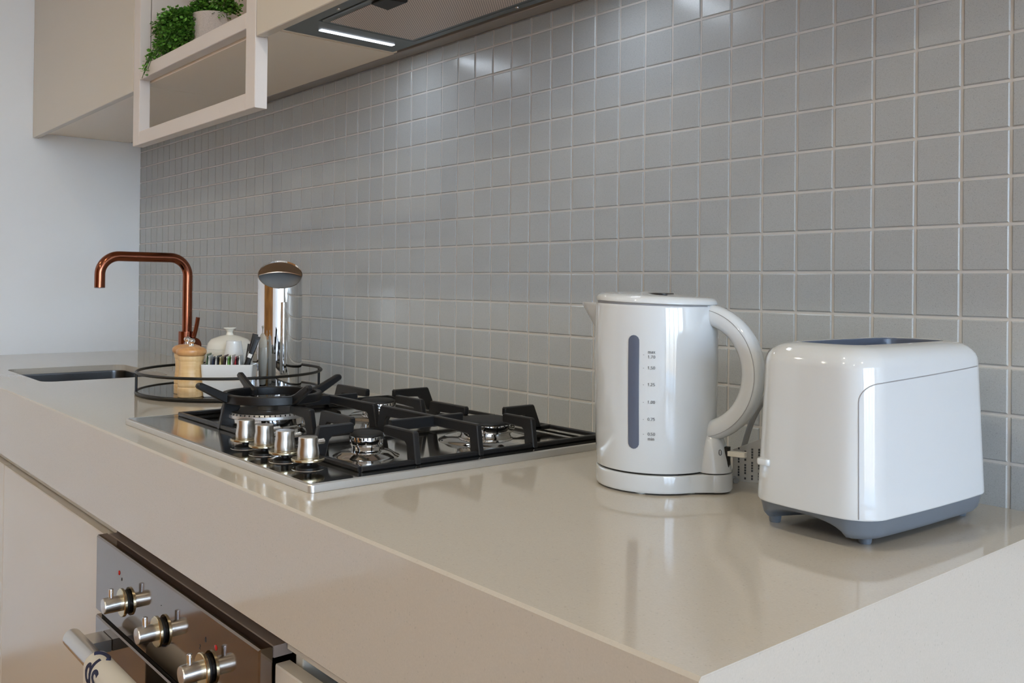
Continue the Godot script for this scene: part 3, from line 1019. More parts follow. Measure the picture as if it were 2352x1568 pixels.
# ------------------------------------------------------------------ kettle
func kettle() -> void:
	var k := thing("kettle", "white plastic electric kettle with a round handle and grey water gauge", "kettle", Vector3(0.145, CY, 0.203), KTURN)
	# local axes: +x towards the handle, heights above the benchtop
	var n := 64
	var prof := KPROF
	var rings := []
	for q in prof:
		var tilt: float = 0.0016 * clampf((q[0] - 0.1) / 0.1, 0.0, 1.0)
		var r := PackedVector3Array()
		for i in n:
			var a := TAU * i / n
			r.append(Vector3(cos(a) * q[1], q[0] - tilt * cos(a), sin(a) * q[1]))
		rings.append(r)
	var g := Geo.new()
	g.loft(rings)
	obj("body", g, M.white_gloss, k)
	# lid, a shadow gap below it
	var gap := Geo.new()
	gap.lathe([Vector2(0.066, 0.203), Vector2(0.0675, 0.2105), Vector2(0.0, 0.211)], n, Vector3.ZERO)
	obj("lid_gap", gap, M.seam, k)
	rings = []
	for q in [[0.2082, 0.0672], [0.2095, 0.0694], [0.2125, 0.0692], [0.2155, 0.0670], [0.2175, 0.0615], [0.2185, 0.04], [0.2188, 0.012]]:
		var r := PackedVector3Array()
		for i in n:
			var a := TAU * i / n
			r.append(Vector3(cos(a) * q[1], q[0] - 0.0022 * cos(a), sin(a) * q[1]))
		rings.append(r)
	var lg := Geo.new()
	lg.loft(rings)
	var lid := obj("lid", lg, M.white_gloss, k)
	var lb := Geo.new()
	lb.loft([Geo.flat(Geo.rrect(0.048, 0.03, 0.008, 5), 0.2180, Vector3(-0.006, 0, 0)), Geo.flat(Geo.rrect(0.048, 0.03, 0.008, 5), 0.2190, Vector3(-0.006, 0, 0)), Geo.flat(Geo.rrect(0.045, 0.027, 0.007, 5), 0.2195, Vector3(-0.006, 0, 0))])
	obj("lid_button", lb, M.lid_button, lid)
	# spout
	rings = []
	for q in [[0.166, 0.0695, 0.004, 0.0], [0.175, 0.0755, 0.012, 0.002], [0.190, 0.0855, 0.019, 0.003], [0.204, 0.0945, 0.0235, 0.004], [0.2075, 0.0955, 0.024, 0.004]]:
		var r := PackedVector3Array()
		var hw: float = q[2]
		var s: float = 0.062
		r.append(Vector3(-s, q[0], hw))
		r.append(Vector3(-lerpf(s, q[1], 0.62), q[0], hw * 0.5 + 0.003))
		r.append(Vector3(-q[1] + 0.0012, q[0], 0.004))
		r.append(Vector3(-q[1], q[0], 0.0))
		r.append(Vector3(-q[1] + 0.0012, q[0], -0.004))
		r.append(Vector3(-lerpf(s, q[1], 0.62), q[0], -hw * 0.5 - 0.003))
		r.append(Vector3(-s, q[0], -hw))
		rings.append(r)
	var spg := Geo.new()
	spg.loft(rings)
	obj("spout", spg, M.white_gloss, k, 50.0)
	# handle: a wide C, its outer skin a separate shell line
	var path := PackedVector3Array()
	path.append(Vector3(0.030, 0.1990, 0))
	for i in 33:
		var a := deg_to_rad(lerpf(92.0, -104.0, i / 32.0))
		path.append(Vector3(0.055 + cos(a) * 0.0590, 0.1315 + sin(a) * 0.0655, 0))
	var sec := PackedVector2Array()
	for i in 20:
		var a := TAU * i / 20
		sec.append(Vector2(signf(cos(a)) * pow(absf(cos(a)), 0.7) * 0.0145, signf(sin(a)) * pow(absf(sin(a)), 0.8) * 0.0118))
	var hg := Geo.new()
	hg.sweep(path, sec, Vector3(0, 0, 1))
	var hd := obj("handle", hg, M.white_gloss, k)
	for s in [1.0, -1.0]:
		var seam := PackedVector3Array()
		for i in 33:
			var a := deg_to_rad(lerpf(80.0, -98.0, i / 32.0))
			seam.append(Vector3(0.055 + cos(a) * 0.0640, 0.1315 + sin(a) * 0.0710, 0.01385 * s))
		var sg := Geo.new()
		sg.tube(seam, 0.0004, 6, Vector3(0, 0, 1))
		obj("handle_seam", sg, M.seam, hd)
	# lump below the handle with the switch
	rings = []
	for q in [[0.0230, 0.0690, 0.0208], [0.035, 0.0682, 0.0200], [0.048, 0.0668, 0.0180], [0.058, 0.0650, 0.0158], [0.066, 0.062, 0.0135], [0.070, 0.058, 0.010]]:
		var r := PackedVector3Array()
		for i in 32:
			var a := TAU * i / 32
			r.append(Vector3(q[1] + cos(a) * q[2], q[0], sin(a) * q[2] * 1.05))
		rings.append(r)
	var bg := Geo.new()
	bg.loft(rings)
	obj("switch_housing", bg, M.white_gloss, k)
	var sl := Geo.new()
	sl.box(Vector3(0.0862, 0.0400, 0.0015), Vector3(0.005, 0.022, 0.008), 0.001)
	obj("switch_slot", sl, M.dark, k)
	var sw := Geo.new()
	sw.loft([Geo.flat(Geo.rrect(0.022, 0.008, 0.002, 3), 0.0415, Vector3(0.0965, 0, 0.0015)), Geo.flat(Geo.rrect(0.022, 0.008, 0.002, 3), 0.0468, Vector3(0.0965, 0, 0.0015))])
	obj("switch_lever", sw, M.cream_ceramic, k)
	var hous := func(v: Vector3) -> Vector3:
		var a := -v.x / 0.0195
		var rr := 0.0198 - 0.11 * maxf(v.y - 0.035, 0.0) + v.z
		return Vector3(0.0680 + cos(a) * rr, v.y, sin(a) * rr * 1.05)
	lettering("switch_marks", [["0", 0.0062, -0.0165, 0.0455], ["I", 0.0062, -0.0145, 0.0315]], M.print_grey, k, hous)
	# water gauge and its scale, on the side towards the room
	var gauge := PackedVector3Array()
	rings = []
	var y0 := 0.0498
	var y1 := 0.1738
	var hw := 0.0061
	for i in 25:
		var t := i / 24.0
		var y := y0 + (y1 - y0) * (0.5 - 0.5 * cos(PI * t))
		var e := minf(y - y0, y1 - y)
		var ww := hw if e > hw else sqrt(maxf(hw * hw - (hw - e) * (hw - e), 1e-8))
		var ro := kettle_radius(y)
		var r := PackedVector3Array()
		for q in [[-1.0, 0.0006], [-0.5, 0.0009], [0.0, 0.001], [0.5, 0.0009], [1.0, 0.0006], [1.0, -0.002], [-1.0, -0.002]]:
			var a: float = GAUGE + q[0] * ww / ro
			r.append(Vector3(sin(a) * (ro + q[1]), y, cos(a) * (ro + q[1])))
		rings.append(r)
	var gg := Geo.new()
	gg.loft(rings)
	obj("water_gauge", gg, M.window_strip, k)
	var on_body := func(v: Vector3) -> Vector3:
		var ro: float = kettle_radius(v.y) + 0.0003 + v.z
		var a: float = GAUGE + v.x / ro
		return Vector3(sin(a) * ro, v.y, cos(a) * ro)
	var marks := [["max", 0.0032, 0.0155, 0.1558], ["1.70", 0.0032, 0.0155, 0.1505], ["-", 0.0034, 0.0105, 0.153], ["min", 0.0032, 0.0155, 0.0615]]
	for q in [["1.50", 0.1387], ["1.25", 0.1205], ["1.00", 0.1015], ["0.75", 0.0830], ["0.50", 0.0668]]:
		marks.append([q[0], 0.0032, 0.0155, q[1]])
		marks.append(["-", 0.0034, 0.0105, q[1]])
	lettering("gauge_scale", marks, M.print_grey, k, on_body)
	# power base
	var hull := PackedVector2Array()
	for i in 56:
		var a := deg_to_rad(lerpf(30.0, 330.0, i / 55.0))
		hull.append(Vector2(cos(a), sin(a)) * 0.0678)
	for i in 22:
		var a := deg_to_rad(lerpf(-72.0, 72.0, i / 21.0))
		hull.append(Vector2(0.0705 + cos(a) * 0.0205, sin(a) * 0.0215))
	rings = []
	for q in [[0.0016, 0.003], [0.0022, 0.0012], [0.005, 0.0], [0.0185, 0.0002], [0.0210, 0.0005], [0.0216, 0.0014]]:
		rings.append(Geo.flat(Geo.inset(hull, q[1]), q[0]))
	var pg := Geo.new()
	pg.loft(rings)
	obj("power_base", pg, M.white_gloss, k)
	var cg := Geo.new()
	cg.lathe([Vector2(0.0645, 0.0200), Vector2(0.0645, 0.0232), Vector2(0.0, 0.0233)], 48, Vector3.ZERO)
	obj("base_gap", cg, M.dark, k)
	for i in 6:
		var a := TAU * i / 6.0 + 0.4
		var fg := Geo.new()
		fg.lathe([Vector2(0.006, 0.0), Vector2(0.006, 0.0020), Vector2(0.0, 0.0021)], 14, Vector3(cos(a) * 0.056, 0, sin(a) * 0.056))
		obj("foot", fg, M.cream_ceramic, k)
	# power cord and its paper tag, behind the kettle
	var pc := thing("power_cord", "grey power cord looped behind the kettle with a white printed tag", "cord")
	var pts := PackedVector3Array()
	var raw := P3([0.205, 0.9035, 0.13, 0.18, 0.9035, 0.10, 0.176, 0.925, 0.078, 0.180, 0.965, 0.062, 0.196, 1.000, 0.052, 0.210, 1.022, 0.047, 0.206, 1.044, 0.043, 0.193, 1.050, 0.041, 0.186, 1.034, 0.039, 0.195, 1.017, 0.038, 0.215, 1.012, 0.036, 0.255, 0.985, 0.030, 0.30, 0.93, 0.030, 0.34, 0.9035, 0.035, 0.42, 0.9035, 0.03])
	var cv := Curve3D.new()
	for i in raw.size():
		var tn := (raw[mini(i + 1, raw.size() - 1)] - raw[maxi(i - 1, 0)]) / 6.0
		cv.add_point(raw[i], -tn, tn)
	pts = cv.tessellate_even_length(4, 0.004)
	var cb := Geo.new()
	cb.tube(pts, 0.0034, 10)
	obj("cable", cb, M.cable, pc)
	var pt := func(v: Vector3) -> Vector3:   # paper curled about a vertical axis
		var a := v.x / 0.035
		return Vector3(0.2145, 0.9005, 0.112) + Basis(Vector3.UP, 0.62) * Vector3(sin(a) * 0.035, v.y, cos(a) * 0.035 - 0.035 + v.z)
	var tgm := Geo.new()
	rings = []
	for i in 13:
		var x := lerpf(-0.024, 0.024, i / 12.0)
		var top := 0.036 + 0.022 * i / 12.0
		rings.append(PackedVector3Array([pt.call(Vector3(x, 0.0, 0.0)), pt.call(Vector3(x, top, 0.0)), pt.call(Vector3(x, top, -0.0006)), pt.call(Vector3(x, 0.0, -0.0006))]))
	tgm.loft(rings)
	obj("paper_tag", tgm, M.tag, pc)
	var ln := Geo.new()
	for i in 5:
		var x := -0.017 + i * 0.0078
		for j in 12:
			if (i * 7 + j * 3) % 5 == 0:
				continue
			ln.loft([PackedVector3Array([pt.call(Vector3(x, 0.003 + j * 0.0031, 0.0003)), pt.call(Vector3(x + 0.0021, 0.003 + j * 0.0031, 0.0003)), pt.call(Vector3(x + 0.0021, 0.0054 + j * 0.0031, 0.0003)), pt.call(Vector3(x, 0.0054 + j * 0.0031, 0.0003))]),
				PackedVector3Array([pt.call(Vector3(x, 0.003 + j * 0.0031, -0.0001)), pt.call(Vector3(x + 0.0021, 0.003 + j * 0.0031, -0.0001)), pt.call(Vector3(x + 0.0021, 0.0054 + j * 0.0031, -0.0001)), pt.call(Vector3(x, 0.0054 + j * 0.0031, -0.0001))])])
	obj("tag_print", ln, M.print_grey, pc)


const KPROF := [[0.0230, 0.0650], [0.0238, 0.0666], [0.045, 0.0680], [0.09, 0.0698], [0.14, 0.0707], [0.18, 0.0704], [0.2035, 0.0696], [0.2065, 0.0690]]


func kettle_radius(y: float) -> float:
	for i in range(1, KPROF.size()):
		if y <= KPROF[i][0]:
			return lerpf(KPROF[i - 1][1], KPROF[i][1], clampf((y - KPROF[i - 1][0]) / (KPROF[i][0] - KPROF[i - 1][0]), 0.0, 1.0))
	return KPROF[-1][1]


const KTURN := 0.3034   # handle points to (0.955, -0.299) in x, z
const GAUGE := 0.055


# ------------------------------------------------------------------ toaster
func toaster() -> void:
	var t := thing("toaster", "white two slot toaster with a grey base at the right end of the benchtop", "toaster", Vector3(0.3868, CY, 0.1626), -0.048)
	var cs := 8
	var es := 14
	var shape := func(y: float, ins: float) -> PackedVector3Array:   # outline at a height; sides lean in, long sides bulge slightly
		var k := clampf((y - 0.026) / 0.15, 0.0, 1.0)
		var w := 0.126 - 0.010 * k - 2.0 * ins
		var d := 0.226 - 0.012 * k - 2.0 * ins
		var o := PackedVector3Array()
		for p in Geo.rrect(w, d, maxf(0.026 - ins * 0.6, 0.004), cs, es):
			var b := 0.005 * (1.0 - pow(absf(p.x) / (w * 0.5), 2.0)) * signf(p.y) * (1.0 if absf(p.y) > d * 0.5 - 0.0261 else 0.0)
			var c := 0.003 * (1.0 - pow(absf(p.y) / (d * 0.5), 2.0)) * signf(p.x) * (1.0 if absf(p.x) > w * 0.5 - 0.0261 else 0.0)
			o.append(Vector3(p.x + c, y, p.y + b))
		return o
	var rings := [shape.call(0.0262, 0.0025), shape.call(0.0262, 0.0006), shape.call(0.0278, 0.0)]
	for i in range(1, 9):
		rings.append(shape.call(lerpf(0.0278, 0.1565, i / 8.0), 0.0))
	for i in range(1, 8):
		var a := PI * 0.5 * i / 7.0
		rings.append(shape.call(0.1565 + 0.0185 * sin(a), 0.0195 * (1.0 - cos(a))))
	rings.append(shape.call(0.1761, 0.024))
	rings.append(shape.call(0.1755, 0.0262))
	var g := Geo.new()
	g.loft(rings, true, true, false)
	obj("shell", g, M.white_gloss, t, 50.0)
	var sr := []
	for q in [[0.1755, 0.0262], [0.1740, 0.0272], [0.160, 0.0285], [0.150, 0.030]]:
		sr.append(shape.call(q[0], q[1]))
	var sg := Geo.new()
	sg.loft(sr, true, false, true)
	var lin := obj("slot_liner", sg, mat(Color(0.33, 0.37, 0.44), 0.25), t)
	for s in [-1.0, 1.0]:
		obj("bread_slot", bx(s * 0.016 - 0.011, s * 0.016 + 0.011, 0.1502, 0.1512, -0.066, 0.066, 0.0003), M.dark, lin)
		obj("slot_wire", bx(s * 0.016 - 0.0125, s * 0.016 - 0.0112, 0.1502, 0.1552, -0.066, 0.066, 0.0003), M.chrome, lin)
	# seam of the side panel
	var out: PackedVector3Array = shape.call(0.1, 0.0)
	var on := func(s: float, y: float) -> Vector3:   # s runs from the front corner along the +x side to the back
		var r: PackedVector3Array = shape.call(y, -0.00015)
		# ring starts at the +x end of the front right corner and turns towards +z; walk it backwards
		var n := r.size()
		var i0 := float(cs) * 0.62
		var p := fposmod(i0 - s, n)
		var a := int(floor(p))
		return r[a].lerp(r[(a + 1) % n], p - a)
	var sp := PackedVector3Array()
	for i in 17:
		sp.append(on.call(0.0, lerpf(0.0275, 0.128, i / 16.0)))
	for i in range(1, 9):
		var a := PI * 0.5 * i / 8.0
		sp.append(on.call(3.6 * (1.0 - cos(a)), 0.128 + 0.0165 * sin(a)))
	for i in range(1, 15):
		sp.append(on.call(3.6 + i * 1.12, 0.1445 + 0.0075 * i / 14.0))
	var seam := Geo.new()
	seam.tube(sp, 0.0005, 6, Vector3(0.5, 0.3, 0.8))
	obj("panel_seam", seam, M.seam, t)
	# lever slot at the front left
	var lv := Geo.new()
	var lc := Vector3(-0.043, 0, 0.1135)
	lv.loft([Geo.flat(Geo.rrect(0.013, 0.008, 0.003, 4), 0.0600, lc), Geo.flat(Geo.rrect(0.014, 0.009, 0.0035, 4), 0.0612, lc), Geo.flat(Geo.rrect(0.014, 0.009, 0.0035, 4), 0.0645, lc), Geo.flat(Geo.rrect(0.013, 0.008, 0.003, 4), 0.0657, lc)])
	obj("lever", lv, M.white_gloss, t)
	# grey base, its front edge cut in an arch
	var br := []
	for q in [[0.0262, 0.0022], [0.013, 0.005], [0.0085, 0.0085], [0.0072, 0.012]]:
		var r: PackedVector3Array = shape.call(q[0], q[1])
		for i in r.size():
			if r[i].z > 0.06 and q[0] < 0.02:
				var u := r[i].x
				if u > -0.048 and u < 0.036:
					var k := (u + 0.006) / 0.042
					r[i].y += 0.0095 * sqrt(maxf(1.0 - k * k, 0.0)) * (1.0 if q[0] > 0.01 else 1.35)
		br.append(r)
	var bg := Geo.new()
	bg.loft(br)
	obj("base", bg, M.grey_plastic, t, 50.0)
	for q in [Vector3(0.0405, 0, 0.081), Vector3(-0.052, 0, 0.084), Vector3(0.0395, 0, -0.094), Vector3(-0.05, 0, -0.094)]:
		var fg := Geo.new()
		fg.lathe([Vector2(0.0048, 0.0), Vector2(0.0055, 0.0012), Vector2(0.0065, 0.010), Vector2(0.0, 0.0102)], 20, q)
		obj("foot", fg, M.grey_plastic, t)


# ------------------------------------------------------------------ tap and sink
func tap_and_sink() -> void:
	var s := thing("sink", "undermount stainless steel sink in the benchtop below the copper tap", "sink", Vector3(-1.535, 0, 0.352))
	var g := Geo.new()
	var n := 8
	g.loft([Geo.flat(Geo.rrect(0.40, 0.325, 0.045, n), 0.8848), Geo.flat(Geo.rrect(0.366, 0.291, 0.032, n), 0.8848), Geo.flat(Geo.rrect(0.3635, 0.2885, 0.031, n), 0.8805), Geo.flat(Geo.rrect(0.358, 0.283, 0.03, n), 0.70), Geo.flat(Geo.rrect(0.345, 0.27, 0.04, n), 0.686), Geo.flat(Geo.rrect(0.31, 0.235, 0.04, n), 0.683), Geo.flat(Geo.rrect(0.06, 0.06, 0.029, n), 0.681),
		Geo.flat(Geo.rrect(0.06, 0.06, 0.029, n), 0.679), Geo.flat(Geo.rrect(0.32, 0.245, 0.04, n), 0.680), Geo.flat(Geo.rrect(0.352, 0.277, 0.04, n), 0.684), Geo.flat(Geo.rrect(0.363, 0.288, 0.03, n), 0.70), Geo.flat(Geo.rrect(0.367, 0.292, 0.032, n), 0.8825), Geo.flat(Geo.rrect(0.40, 0.325, 0.045, n), 0.8825)], true, false, false, true)
	obj("basin", g, M.steel_sink, s)
	var dr := Geo.new()
	dr.lathe([Vector2(0.0, 0.6812), Vector2(0.030, 0.6812), Vector2(0.030, 0.6832), Vector2(0.026, 0.6836), Vector2(0.024, 0.682), Vector2(0.0, 0.682)], 32, Vector3.ZERO)
	obj("drain", dr, M.chrome, s)
	var t := thing("tap", "copper gooseneck kitchen tap with side lever behind the sink", "tap", Vector3(-1.56, CY, 0.092))
	var b := Geo.new()
	b.lathe([Vector2(0.025, 0.0), Vector2(0.025, 0.004), Vector2(0.0222, 0.006), Vector2(0.0218, 0.092), Vector2(0.0212, 0.0938), Vector2(0.0, 0.094)], 40, Vector3.ZERO)
	obj("base", b, M.copper, t)
	var p := P3([0, 0.09, 0])
	var R := 0.047
	var H := 0.2887
	var Z := 0.2245
	for i in 9:
		p.append(Vector3(0, lerpf(0.1, H - R, i / 8.0), 0))
	for i in range(1, 13):
		var a := PI * 0.5 * i / 12.0
		p.append(Vector3(0, H - R + sin(a) * R, R - cos(a) * R))
	for i in range(1, 7):
		p.append(Vector3(0, H, lerpf(R, Z - R, i / 6.0)))
	for i in range(1, 13):
		var a := PI * 0.5 * i / 12.0
		p.append(Vector3(0, H - R + cos(a) * R, Z - R + sin(a) * R))
	p.append(Vector3(0, 0.225, Z))
	p.append(Vector3(0, 0.209, Z))
	var g2 := Geo.new()
	g2.tube(p, 0.0127, 24, Vector3(1, 0, 0))
	var sp := obj("spout", g2, M.copper, t)
	var ae := Geo.new()
	ae.lathe([Vector2(0.0127, 0.2086), Vector2(0.0118, 0.2076), Vector2(0.0, 0.2078)], 24, Vector3(0, 0, Z))
	obj("aerator", ae, M.dark, sp)
	var lv := Geo.new()
	lv.lathe([Vector2(0.0205, 0.018), Vector2(0.0205, 0.040), Vector2(0.0195, 0.0415), Vector2(0.0, 0.042)], 36, Vector3(0, 0.0585, -0.004), Basis(Vector3(0, 1, 0), Vector3(1, 0, 0), Vector3(0, 0, -1)))
	var lb := obj("lever", lv, M.copper, t)
	var st := Geo.new()
	st.tube(P3([0.031, 0.076, -0.006, 0.036, 0.10, -0.010, 0.041, 0.132, -0.0135]), 0.0054, 14, Vector3(0, 0, 1))
	obj("lever_pin", st, M.copper, lb)


# ------------------------------------------------------------------ round tray and what stands on it
const TRAY := Vector3(-0.963, 0.9, 0.23)


func tray_group() -> void:
	var t := thing("tray", "round black wire tray with a smoked mirror plate beside the hob", "tray", TRAY)
	var p := Geo.new()
	p.lathe([Vector2(0.0, 0.0025), Vector2(0.181, 0.0025), Vector2(0.181, 0.0058), Vector2(0.0, 0.006)], 96, Vector3.ZERO)
	obj("plate", p, M.smoked, t)
	for y in [0.0045, 0.0447]:
		var g := Geo.new()
		g.torus(Vector3(0, y, 0), 0.183, 0.0028 if y > 0.02 else 0.0036)
		obj("ring", g, M.black_wire, t)
	for a in [196.0, 16.0, 286.0, 106.0]:
		var d := Vector3(cos(deg_to_rad(a)), 0, sin(deg_to_rad(a))) * 0.183
		# posts at the left and right ends as the photograph shows, and between them
		var g := Geo.new()
		g.tube(PackedVector3Array([d + Vector3(0, 0.006, 0), d + Vector3(0, 0.043, 0)]), 0.0026, 10)
		obj("post", g, M.black_wire, t)
	var top := CY + 0.0061
	# pepper grinders
	var names := ["wooden pepper grinder with silver knob standing at the front of the round tray", "wooden salt grinder half hidden behind the front grinder on the round tray"]
	var spots := [Vector3(-0.886, top, 0.345), Vector3(-0.943, top, 0.331)]
	for i in 2:
		var gr := thing("grinder", names[i], "grinder", spots[i], 0.0, "wooden grinders on the tray")
		var b := Geo.new()
		b.lathe([Vector2(0.0238, 0.0), Vector2(0.0245, 0.001), Vector2(0.0246, 0.0165), Vector2(0.0238, 0.0182), Vector2(0.0232, 0.0188), Vector2(0.0242, 0.0198), Vector2(0.0246, 0.022), Vector2(0.0244, 0.029), Vector2(0.0234, 0.035), Vector2(0.0222, 0.045), Vector2(0.0218, 0.052), Vector2(0.0222, 0.062), Vector2(0.0230, 0.0665), Vector2(0.0226, 0.068), Vector2(0.0234, 0.0695), Vector2(0.0242, 0.073), Vector2(0.0244, 0.0782), Vector2(0.0, 0.0785)], 48, Vector3.ZERO)
		obj("body", b, M.wood, gr)
		var h := Geo.new()
		h.lathe([Vector2(0.0, 0.0788), Vector2(0.0245, 0.0788), Vector2(0.0272, 0.0812), Vector2(0.0284, 0.0855), Vector2(0.0276, 0.0895), Vector2(0.0235, 0.0930), Vector2(0.016, 0.0955), Vector2(0.0, 0.0965)], 48, Vector3.ZERO)
		obj("head", h, M.wood_head, gr)
		var k := Geo.new()
		k.lathe([Vector2(0.005, 0.096), Vector2(0.0038, 0.0985), Vector2(0.0038, 0.101), Vector2(0.0062, 0.1035), Vector2(0.0068, 0.1065), Vector2(0.0052, 0.110), Vector2(0.0, 0.1115)], 24, Vector3.ZERO)
		obj("knob", k, M.chrome, gr)
	# packet holder
	var turn := 0.955
	var hp := Vector3(-0.851, top, 0.2835)
	var hold := thing("packet_holder", "white rectangular ceramic holder filled with sugar packets on the tray", "holder", hp, turn)
	var n := 4
	var g := Geo.new()
	g.loft([Geo.flat(Geo.rrect(0.086, 0.044, 0.004, n), 0.0), Geo.flat(Geo.rrect(0.089, 0.047, 0.005, n), 0.0015), Geo.flat(Geo.rrect(0.098, 0.054, 0.005, n), 0.061), Geo.flat(Geo.rrect(0.097, 0.053, 0.005, n), 0.0622), Geo.flat(Geo.rrect(0.0925, 0.0485, 0.003, n), 0.0622), Geo.flat(Geo.rrect(0.0915, 0.0475, 0.003, n), 0.061), Geo.flat(Geo.rrect(0.083, 0.041, 0.002, n), 0.005)])
	obj("body", g, M.white_ceramic, hold)
	var inv := Transform3D(Basis(Vector3.UP, turn), hp)
	var cols := [[Color(0.25, 0.34, 0.22), "green sugar packet at the left end of the white holder"], [Color(0.86, 0.86, 0.83), "white sugar packet second from the left in the white holder"], [Color(0.10, 0.15, 0.27), "navy sugar packet between two white ones in the white holder"], [Color(0.88, 0.87, 0.84), "white sugar packet just right of the navy one in the white holder"],
		[Color(0.05, 0.06, 0.10), "near black sugar packet under the yellow paper edge in the holder"], [Color(0.78, 0.70, 0.48), "pale yellow sugar packet standing mid holder"], [Color(0.16, 0.05, 0.07), "dark maroon sugar packet mid holder"], [Color(0.87, 0.86, 0.82), "white sugar packet just left of the bright green one"],
		[Color(0.38, 0.58, 0.24), "bright green sugar packet right of centre in the holder"], [Color(0.86, 0.86, 0.84), "white sugar packet between the bright green and the red one"], [Color(0.62, 0.10, 0.16), "red sugar packet near the right end of the holder"], [Color(0.10, 0.04, 0.08), "blackish purple sugar packet beside the red one in the holder"], [Color(0.88, 0.88, 0.86), "white sugar packet next to the black sticks in the holder"]]
	for i in cols.size():
		var x := -0.0385 + i * 0.0052
		var hgt := 0.070 + 0.0015 * sin(i * 2.3) + (0.004 if i == 0 else 0.0)
		var pg := Geo.new()
		pg.loft([Geo.flat(Geo.rrect(0.0006, 0.036, 0.0002, 2), 0.0), Geo.flat(Geo.rrect(0.0034, 0.037, 0.001, 2), 0.012), Geo.flat(Geo.rrect(0.0040, 0.037, 0.001, 2), hgt * 0.6), Geo.flat(Geo.rrect(0.0030, 0.037, 0.001, 2), hgt - 0.012), Geo.flat(Geo.rrect(0.0007, 0.0365, 0.0002, 2), hgt - 0.005), Geo.flat(Geo.rrect(0.0006, 0.0365, 0.0002, 2), hgt)])
		var pk := thing("sugar_packet", cols[i][1], "packet", Vector3.ZERO, 0.0, "sugar packets in the white holder")
		pk.transform = inv * Transform3D(Basis(Vector3(0, 0, 1), 0.025 * sin(i * 1.7)), Vector3(x, 0.0075, 0.0))
		obj("paper", pg, mat(cols[i][0], 0.6), pk)
		obj("seal", bx(-0.0008, 0.0008, hgt - 0.0026, hgt + 0.0003, -0.0184, 0.0184, 0.0001), mat(cols[i][0].lerp(Color(0.9, 0.9, 0.87), 0.4), 0.6), pk)
	var sl := ["black stick packet leaning out furthest right from the white holder", "black stick packet leaning in the middle of the three sticks", "short black stick packet nearest the coloured sugar packets"]
	for i in 3:
		var sk := thing("stick_packet", sl[i], "packet", Vector3.ZERO, 0.0, "black stick packets in the white holder")
		sk.transform = inv * Transform3D(Basis(Vector3(0, 0, 1), [-0.36, -0.25, -0.15][i]), Vector3([0.0150, 0.0205, 0.0240][i], 0.0075, [0.011, -0.001, -0.0125][i]))
		var L: float = [0.116, 0.116, 0.093][i]
		var sg := Geo.new()
		sg.loft([Geo.flat(Geo.rrect(0.0112, 0.0012, 0.0003, 2), 0.0), Geo.flat(Geo.rrect(0.0108, 0.006, 0.0018, 2), 0.008), Geo.flat(Geo.rrect(0.0104, 0.0085, 0.0035, 2), L * 0.5), Geo.flat(Geo.rrect(0.0108, 0.006, 0.0018, 2), L - 0.010), Geo.flat(Geo.rrect(0.0112, 0.0012, 0.0003, 2), L - 0.004), Geo.flat(Geo.rrect(0.0112, 0.0012, 0.0003, 2), L)])
		obj("sleeve", sg, mat(Color(0.03, 0.03, 0.035), 0.3), sk)
		obj("print", bx(-0.004, 0.004, L * 0.62, L * 0.69, -0.0044, 0.0044, 0.0004), M.white_ceramic, sk)
	# sugar bowl and jug
	var sb := thing("sugar_bowl", "rounded cream ceramic sugar bowl with knobbed lid at the back of the tray", "bowl", Vector3(-0.977, top, 0.228))
	var bb := Geo.new()
	bb.lathe([Vector2(0.030, 0.0), Vector2(0.034, 0.002), Vector2(0.043, 0.025), Vector2(0.0475, 0.050), Vector2(0.0478, 0.066), Vector2(0.0464, 0.0819), Vector2(0.0, 0.082)], 48, Vector3.ZERO)
	obj("body", bb, M.cream_ceramic, sb)
	var bl := Geo.new()
	bl.lathe([Vector2(0.0, 0.0821), Vector2(0.0463, 0.0821), Vector2(0.0435, 0.0935), Vector2(0.0375, 0.1015), Vector2(0.020, 0.1080), Vector2(0.0078, 0.1105), Vector2(0.006, 0.116), Vector2(0.0085, 0.1215), Vector2(0.0128, 0.1238), Vector2(0.0124, 0.1258), Vector2(0.0, 0.1262)], 48, Vector3.ZERO)
	obj("lid", bl, M.cream_ceramic, sb)
	var jg := thing("milk_jug", "small white ceramic milk jug in front of the sugar bowl", "jug", Vector3(-0.905, top, 0.2505))
	var jb := Geo.new()
	jb.lathe([Vector2(0.0190, 0.0), Vector2(0.0205, 0.002), Vector2(0.0225, 0.03), Vector2(0.0215, 0.06), Vector2(0.0178, 0.080), Vector2(0.0148, 0.097), Vector2(0.0146, 0.102), Vector2(0.0138, 0.1027), Vector2(0.0130, 0.102), Vector2(0.0135, 0.096), Vector2(0.018, 0.06), Vector2(0.0, 0.058)], 36, Vector3.ZERO)
	obj("body", jb, M.white_ceramic, jg)
	var jh := Geo.new()
	jh.tube(P3([-0.0155, 0.092, 0.0, -0.026, 0.094, 0.0, -0.032, 0.08, 0.0, -0.029, 0.06, 0.0, -0.0195, 0.045, 0.0]), 0.0028, 10, Vector3(0, 0, 1))
	obj("handle", jh, M.white_ceramic, jg)
	# chrome canister with slanted open top
	var cn := thing("canister", "tall mirror chrome cylinder with a slanted open top at the back of the tray", "canister", Vector3(-0.955, top, 0.126), 0.0)
	var R := 0.0468
	var face := Vector3(0.895, 0, 0.447)
	var rings := []
	var nn := 72
